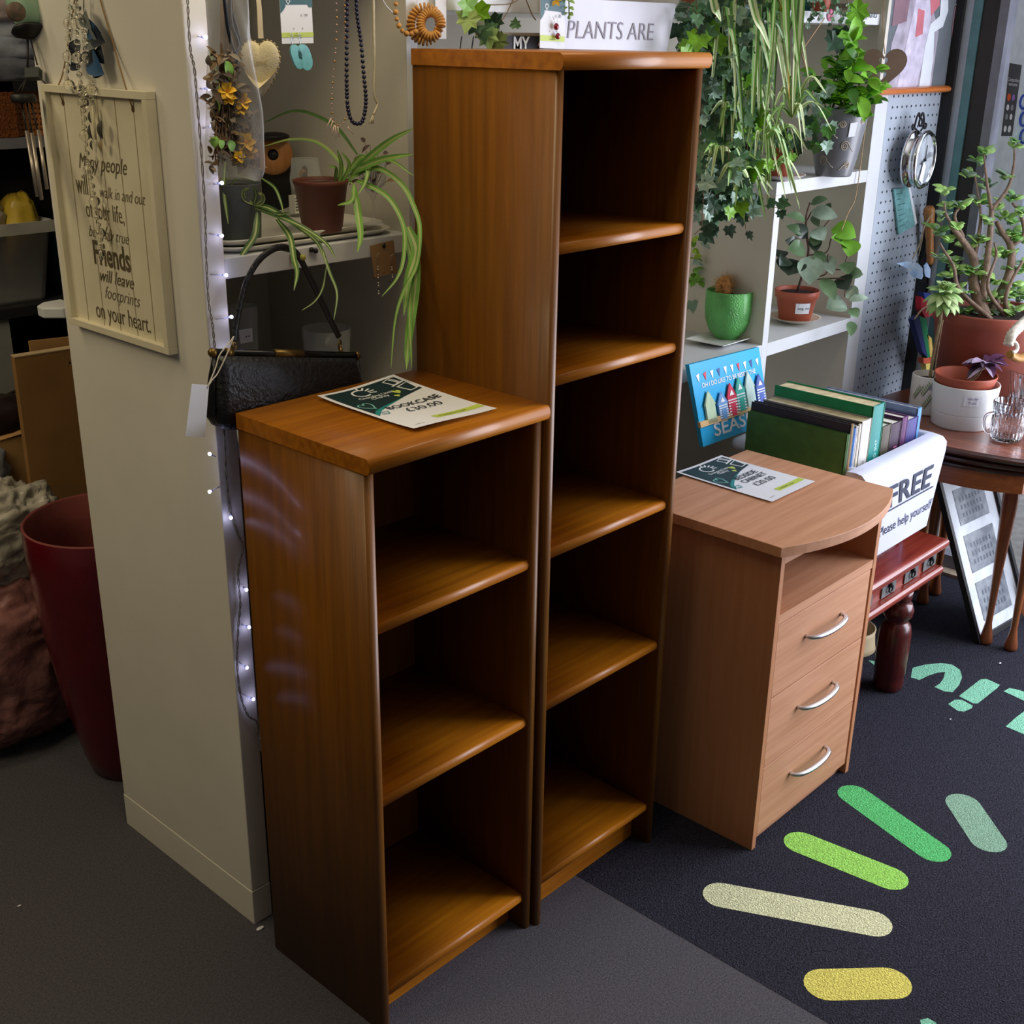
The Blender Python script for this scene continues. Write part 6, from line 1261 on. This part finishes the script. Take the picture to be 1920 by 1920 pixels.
mb.build('red_crystals', mat('ruby_glass', (150, 20, 40), .1, coat=.5, trans=.3), nc); MB().tube(PQ([(1036,30),(1042,45)], .383), .0006, 4).tube(PQ([(1047,30),(1044,45)], .383), .0006, 4).tube(PQ([(1043,50),(1046,68)], .383), .0006, 4).build('chain', silver, nc)
mb = MB()
for i in range(6): a_ = i*1.05; q = U(1042, 1, y=.384); ovate(mb, q, q+(rt*math.cos(a_)+up*math.sin(a_))*.014, .008)
mb.build('yellow_bloom', mat('bloom_yellow', (226, 178, 44), .6), nc)
iv = thing('ivy_sprig', U(900, 60, y=.42), 'loose ivy sprig with pale and dark leaves hanging over the back of the tall bookcase', 'plant'); ms, ml = MB(), MB()
for L in ([(890,-30),(895,10),(900,40),(908,62)], [(875,36),(884,52),(892,62),(908,72),(925,86),(935,92)], [(985,-10),(960,6),(930,9),(905,8)], [(962,0),(948,28),(936,45)], [(985,-4),(998,28),(1005,38)]): ms.tube(spline(PQ(L, .42), 6), .0012, 5)
for px, py, d, s, mi in ((890,12,(-1,0,.1),.05,2), (893,8,(.3,0,-1),.05,2), (880,22,(-.3,0,-1),.045,3), (905,45,(.2,0,-1),.04,1), (920,30,(.7,0,-1),.042,0), (897,38,(-.8,0,-.8),.04,0), (912,55,(.3,0,-1),.045,3), (928,66,(.5,0,-.8),.045,3), (916,48,(.4,0,-.7),.035,1), (966,52,(0,0,1),.022,1), (940,76,(0,0,1),.02,0)): ivy(ml, U(px, py, y=.412), V(d), s, face=(CAM-U(px,py,y=.412)).normalized()+rv(.3), mi=mi)
ms.build('stems', stemm, iv); ml.build('foliage', [ivyd, ivym, ivyb, mat('ivy_light', (150, 178, 104), .45, var=.1, scale=40)], iv)
ss = thing('succulent_sprig', U(1068, 33, y=.385), 'small hanging succulent sprig in front of the white trough corner', 'plant'); ml = MB()
MB().tube(spline(PQ([(1066,-30),(1067,5),(1067,32)], .386), 5), .0015, 5).build('stem', stemg, ss)
for k, py in enumerate((2, 14, 24)):
    for sg_ in (-1, 1): ovate(ml, U(1067, py, y=.386), U(1067+sg_*(11-k*1.5), py+5, y=.38), .009)
ml.ball(U(1067, 33, y=.385), .004, 8); ml.build('leaves', mat('sedum_green', (138, 168, 84), .45), ss)
for px in (864, 886): tag(MB().tube(PQ([(px-2,96),(px,80),(px+2,68)], .42), .0012, 5).build('wire_hook', iron), 'thin dark wire prong behind the tall bookcase top, %s of two' % ('left' if px < 870 else 'right'), 'hook', 'wire prongs')

# ================================================================ stock area behind the end panel
cardb = mat('cardboard', (150, 110, 62), .85, var=.06, scale=9); cardl = mat('cardboard_light', (190, 146, 92), .85, var=.06, scale=9); cards = mat('card_cut', (30, 22, 18), .9); carde = mat('card_edge', (206, 180, 140), .85)
# red planter
Rp = .192; pc = V((.168, 1.205, 0)); rp_ = tag(MB().lathe(pc, [(.095,0),(.10,.004),(.118,.06),(.152,.24),(.178,.44),(.190,.60),(Rp,.700),(Rp-.003,.704),(Rp-.008,.700),(.182,.60),(.165,.40),(.11,.06),(0,.05)], 56, mis=[0]*6+[1]*6).build('tall_planter', [mat('maroon_gloss', (88, 4, 18), .25, var=.06, coat=.5), mat('maroon_matt', (130, 66, 62), .7)]), 'tall tapering glossy maroon planter standing behind the white end panel', 'planter')
# tall flattened carton
a, d_ = U(37,675,y=1.66), U(118,1309,y=1.66); zt_ = a.z
ct = thing('flat_carton', (.4, 1.68, 0), 'tall flattened brown cardboard carton with black diamond slots behind the maroon planter', 'carton')
x0_ = a.x; x0b = U(117,1310,z=0).x
MB().prism([(x0b, 1.655, 0), (x0b+.42, 1.655, 0), (x0_+.45, 1.69, zt_-.01), (x0_, 1.69, zt_)], (0,.02,0)).build('front_panel', cardb, ct); MB().prism([(x0b+.004, 1.654, .0), (x0_, 1.689, zt_), (x0_+.45, 1.689, zt_-.01), (x0_+.45, 1.711, zt_-.008), (x0_, 1.711, zt_+.002)][1:], (0,0,.003)).build('cut_edge', carde, ct)
MB().prism([(x0_+.07, 1.715, 0), (x0_+.5, 1.715, 0), (x0_+.5, 1.74, zt_-.0), (x0_+.07, 1.74, zt_+.025)], (0,.006,0)).build('rear_flap', cardl, ct); MB().prism([(x0_+.24, 1.75, 0), (x0_+.5, 1.75, 0), (x0_+.5, 1.77, zt_+.02), (x0_+.24, 1.77, zt_+.055)], (0,.006,0)).build('rear_flap', cardb, ct)
mb = MB()
def cpl(px, py): t_ = (py-675)/635; q = U(px, py, y=1.688-.035*t_); return q+V((0,-.0025,0))
for px, py, s_ in ((143,702,7), (148,727,8), (172,905,11), (130,680,3)): mb.poly([cpl(px-s_, py), cpl(px, py+s_*.8), cpl(px+s_, py), cpl(px, py-s_*.8)], 0)
mb.build('slots', cards, ct)
# heap of plastic-wrapped stock
def crumple(c, r, sc, seg, dis, freq, pleat=0):
    mb = MB(); n = seg//2; o = 0; sd = random.random()*30
    for i in range(n+1):
        t = pi*i/n
        for k in range(seg):
            a_ = 2*pi*k/seg; d = V((math.sin(t)*math.cos(a_), math.sin(t)*math.sin(a_), -math.cos(t))); q = V((math.copysign(abs(d.x)**.8, d.x)*sc[0], math.copysign(abs(d.y)**.8, d.y)*sc[1], math.copysign(abs(d.z)**.75, d.z)*sc[2]))
            w_ = 1+dis*(.4*noise.noise(d*freq+V((sd,0,0)))-.36*abs(noise.noise(d*freq*2.1+V((0,sd,0))))-.15*abs(noise.noise(d*freq*4.6+V((0,0,sd))))-.05*abs(noise.noise(d*freq*9+V((sd,0,sd)))))+pleat*math.sin(a_*3+t*46)*max(0, -d.z+.35)*.5
            p = V(c)+q*r*w_; p.z = max(p.z, .002); mb.v.append(p)
    for i in range(n):
        for k in range(seg):
            k2 = (k+1) % seg; mb.f.append([i*seg+k, i*seg+k2, (i+1)*seg+k2, (i+1)*seg+k]); mb.m.append(0); mb.sm.append(True)
    return mb
filmw = mat('white_plastic_film', (186, 180, 166), .3, var=.14, scale=18, coat=.3, bump=.35, bscale=40); filmp = mat('pink_wrapped_textile', (142, 96, 92), .4, var=.16, scale=14, coat=.25, bump=.4, bscale=45); filmg = mat('grey_film', (150, 154, 164), .3, var=.2, scale=10, coat=.3, bump=.35, bscale=35)
tag(crumple((.02, 1.56, .24), .24, (1.0, .72, 1.0), 130, .32, 2.2, .06).build('stock_bag', filmp), 'bulging pink textile bundle in pleated plastic on the floor beside the maroon planter', 'bag')
tag(crumple((.06, 1.60, .57), .17, (1.1, .75, .85), 110, .6, 2.6).build('stock_bag', filmw), 'crumpled white plastic bag on top of the pink bundle', 'bag')
tag(crumple((.12, 1.82, .68), .10, (1.0, .8, .8), 48, .4, 2.6).build('stock_bag', filmg), 'small clear grey plastic bag beside the brown carton flaps', 'bag')
bxo = thing('cardboard_box', (.16, 1.9, .0), 'open light brown cardboard box with raised flaps behind the white plastic bags', 'carton')
a, b = U(0,826,y=1.80), U(52,812,y=1.80); mb = MB().box((a.x-.2, 1.80, .35), (b.x+.0, 2.0, a.z)); mb.build('body', cardl, bxo); MB().box((a.x-.19, 1.81, 0), (b.x-.01, 1.99, .349)).build('lower_carton', cardb, bxo)
MB().prism([U(-40,838,y=1.795), U(52,810,y=1.795), U(46,792,y=1.86), U(25,788,y=1.86), U(-40,792,y=1.86)], (0,.004,.0)).build('flap', cardl, bxo)
# dark storage rack with what it holds
rk = thing('storage_rack', (.25, 2.5, 0), 'dark storage rack full of stock in the gloom behind the end panel', 'rack'); rackm = mat('rack_dark', (34, 34, 38), .6); RX0, RX1, RY0, RY1 = -.7, 1.25, 2.02, 2.55
zA, zB, zC = U(40,572,y=2.04).z, U(40,256,y=2.04).z, U(30,150,y=2.04).z
for z_ in (zA, zB, zC): MB().box((RX0, RY0, z_-.03), (RX1, RY1, z_-.001)).build('shelf', mat('rack_grey_shelf', (130, 132, 140), .5) if z_ == zB else rackm, rk)
for x_ in (RX0, RX1-.03):
    for y_ in (RY0+.005, RY1-.03): MB().box((x_, y_, 0), (x_+.03, y_+.03, 2.2)).build('post', rackm, rk)
MB().box((RX0, RY1-.006, 0), (RX1, RY1, 2.2)).build('back_board', mat('rack_back', (26, 25, 27), .8), rk)
c = U(-2, 640, y=2.06); o = MB().box((c.x-.3, 2.03, 0), (U(22,640,y=2.03).x, 2.3, zA-.032)).build('grey_cabinet', mat('grey_metal', (146, 146, 142), .5, var=.03)); tag(o, 'plain grey metal cabinet side under the clear plastic box', 'cabinet')
o = crumple((.74, 2.30, .62), .26, (.8, .7, 1.1), 40, .3, 2).build('black_mass', mat('black_gloss', (16, 16, 18), .3, coat=.3)); tag(o, 'black lumpy mass under the storage rack', 'bag')  # plain black lump filling the space under the rack
o = crumple((.24, 1.88, .79), .10, (1.3, .8, .7), 40, .3, 2).build('dark_bag', mat('dark_brown_leather', (40, 28, 26), .4)); tag(o, 'dark brown bag lying on the open light brown cardboard box', 'bag')
MB().tube(spline([U(-20,762,y=1.93), U(12,742,y=1.92), U(34,733,y=1.93), U(46,750,y=1.95)], 6), .010, 6, flat=.4).build('strap', mat('dark_brown_leather', (40, 28, 26), .4), o)
# clear plastic box
b0_, b1_ = U(-60,420,y=2.03), U(103,412,y=2.03); bz = zA; pb_ = thing('clear_storage_box', (b1_.x-.2, 2.2, bz), 'frosted clear plastic storage box holding white and yellow bags on the dark rack', 'box')
x0_, x1_, zt_ = b1_.x-.42, b1_.x, b1_.z; rows = []
for e, z_ in ((-.03, bz), (-.028, bz+.01), (-.004, zt_-.03), (.006, zt_-.028), (.008, zt_-.004), (.003, zt_), (-.008, zt_-.004), (-.012, zt_-.03), (-.034, bz+.012)): rows.append(ring(x0_-e, x1_+e, 2.04-e, 2.40+e, z_, .03, 4))
n = len(rows[0]); MB().add([p for r_ in rows for p in r_], [tuple(reversed(range(n)))]+[(i*n+q, i*n+(q+1) % n, (i+1)*n+(q+1) % n, (i+1)*n+q) for i in range(8) for q in range(n)]+[tuple(8*n+q for q in range(n))], 0, True).build('tub', clear('frosted_plastic', (196, 198, 196), .75, .3), pb_)
MB().box((x0_-.008, 2.026, zt_-.032), (x1_+.008, 2.034, zt_)).build('rim', mat('frosted_rim', (176, 176, 168), .4), pb_)
tag(crumple((x1_-.062, 2.13, (zt_+bz)/2+.06), .08, (.72, .8, 1.75), 40, .35, 2.6).build('yellow_bag', mat('yellow_film', (206, 176, 60), .35, var=.12, scale=12, coat=.3)), 'yellow printed plastic bag standing in the clear box', 'bag')
tag(crumple((x1_-.18, 2.16, zt_+.0), .085, (1.1, .9, .7), 40, .5, 2.8).build('white_bag', filmw), 'knotted white plastic bag on top of the clear box', 'bag')
tag(crumple((x1_-.22, 2.25, bz+.09), .12, (1.1, .8, .7), 36, .3, 2.4).build('grey_bundle', mat('grey_bundle', (96, 92, 84), .7, var=.1)), 'grey fabric bundle inside the frosted clear box', 'bundle')
tag(crumple((x1_+.08, 2.2, bz+.09), .09, (.6, .8, 1.05), 36, .2, 2).build('teal_bundle', mat('teal_cloth', (18, 56, 62), .7)), 'dark teal rolled cloth beside the clear box', 'bundle')
# basket, black stock and wrapped textiles above
wkb = thing('wicker_basket', (U(40,230,y=2.05).x, 2.2, zB), 'orange-brown woven cane basket on the middle of the dark rack', 'basket'); a, b = U(-60,165,y=2.05), U(76,158,y=2.05)
cane = mat('woven_cane', (190, 122, 66), .6, var=.2, scale=160, bump=.6, bscale=180); mb = MB().box((a.x, 2.05, zB), (b.x, 2.4, b.z)); mb.build('body', cane, wkb); MB().box((a.x, 2.044, b.z-.012), (b.x, 2.05, b.z+.006)).build('rim', mat('cane_rim', (206, 150, 110), .6), wkb)
xs_ = U(20,200,y=2.05).x; MB().box((a.x, 2.02, zB), (xs_, 2.049, b.z+.01)).build('side_panel', mat('cane_dark', (120, 66, 26), .6, var=.2, scale=160, bump=.5, bscale=180), wkb)
mb = MB()
for i in range(10):
    for j in range(6): q = V((xs_+.012+i*.0115, 2.0490, zB+.014+j*.0145)); mb.box(q, q+V((.0045,.0006,.0045)))
mb.build('weave_holes', mat('weave_dark', (70, 38, 20), .8), wkb)
for k, (px, py, r_, c, lb_) in enumerate(((20,128,.12,(120,124,134),'dark grey plastic-wrapped textile, lower of the stack above the basket'), (14,92,.11,(168,174,190),'blue-grey plastic-wrapped textile, middle of the stack above the basket'), (10,62,.10,(196,202,216),'pale grey plastic-wrapped textile, upper of the stack above the basket'), (0,20,.12,(206,190,186),'pale pink wrapped textile at the top left corner'))):
    q = U(px, py, y=2.2); q.x -= .06; tag(crumple((q.x, 2.2, max(q.z, zC+.02+.055*k)), r_, (1.4, .9, .42), 44, .3, 2.2).build('wrapped_textile', mat('wrap_%d' % k, c, .35, var=.2, scale=9, coat=.3, bump=.3, bscale=30)), lb_, 'textile', 'wrapped textiles on the rack')
o = MB().box((-.5, 2.05, zA+.0), (x1_+.5, 2.45, zA+.0)); 
tag(crumple((.62, 2.24, zB-.17), .16, (1.3, .7, .7), 40, .25, 2).build('black_clothes', mat('black_cloth', (18, 18, 22), .9)), 'heap of black clothing on the rack under the grey shelf', 'clothing')
sw = MB().prism([(PX0-.002, PY1+.001, 1.262), (PX0+.04, PY1+.001, 1.262), (PX0+.04, PY1+.09, 1.262), (PX0-.004, PY1+.085, 1.262), (PX0-.03, PY1+.06, 1.262), (PX0-.034, PY1+.03, 1.262)], (0,0,.022)).build('shelf_board', white_l, None, bevel=.003); tag(sw, 'rounded white shelf board end poking out behind the friends plaque', 'shelf')
# litter on the carpet
for px, py, s_, lb_ in ((488,1741,.010,'small pale scrap on the dark carpet by the end panel corner'), (36,1699,.005,'tiny white scrap on the dark carpet at the far left'), (1782,1349,.004,'tiny white scrap on the mat below the mint letters'), (1875,1244,.006,'small beige crumb on the mat near the nesting table feet')):
    p = U(px, py, z=.004 if px > 1100 else .001); tag(MB().ball(p+V((0,0,.0012)), s_, 10, 0, (1,.5,.12), .2).build('paper_scrap', paper), lb_, 'litter')
for px, py, mi in ((258,1205,0), (261,1243,0), (98,266,0), (117,270,0), (266,137,0), (288,34,0), (179,10,0)): pass
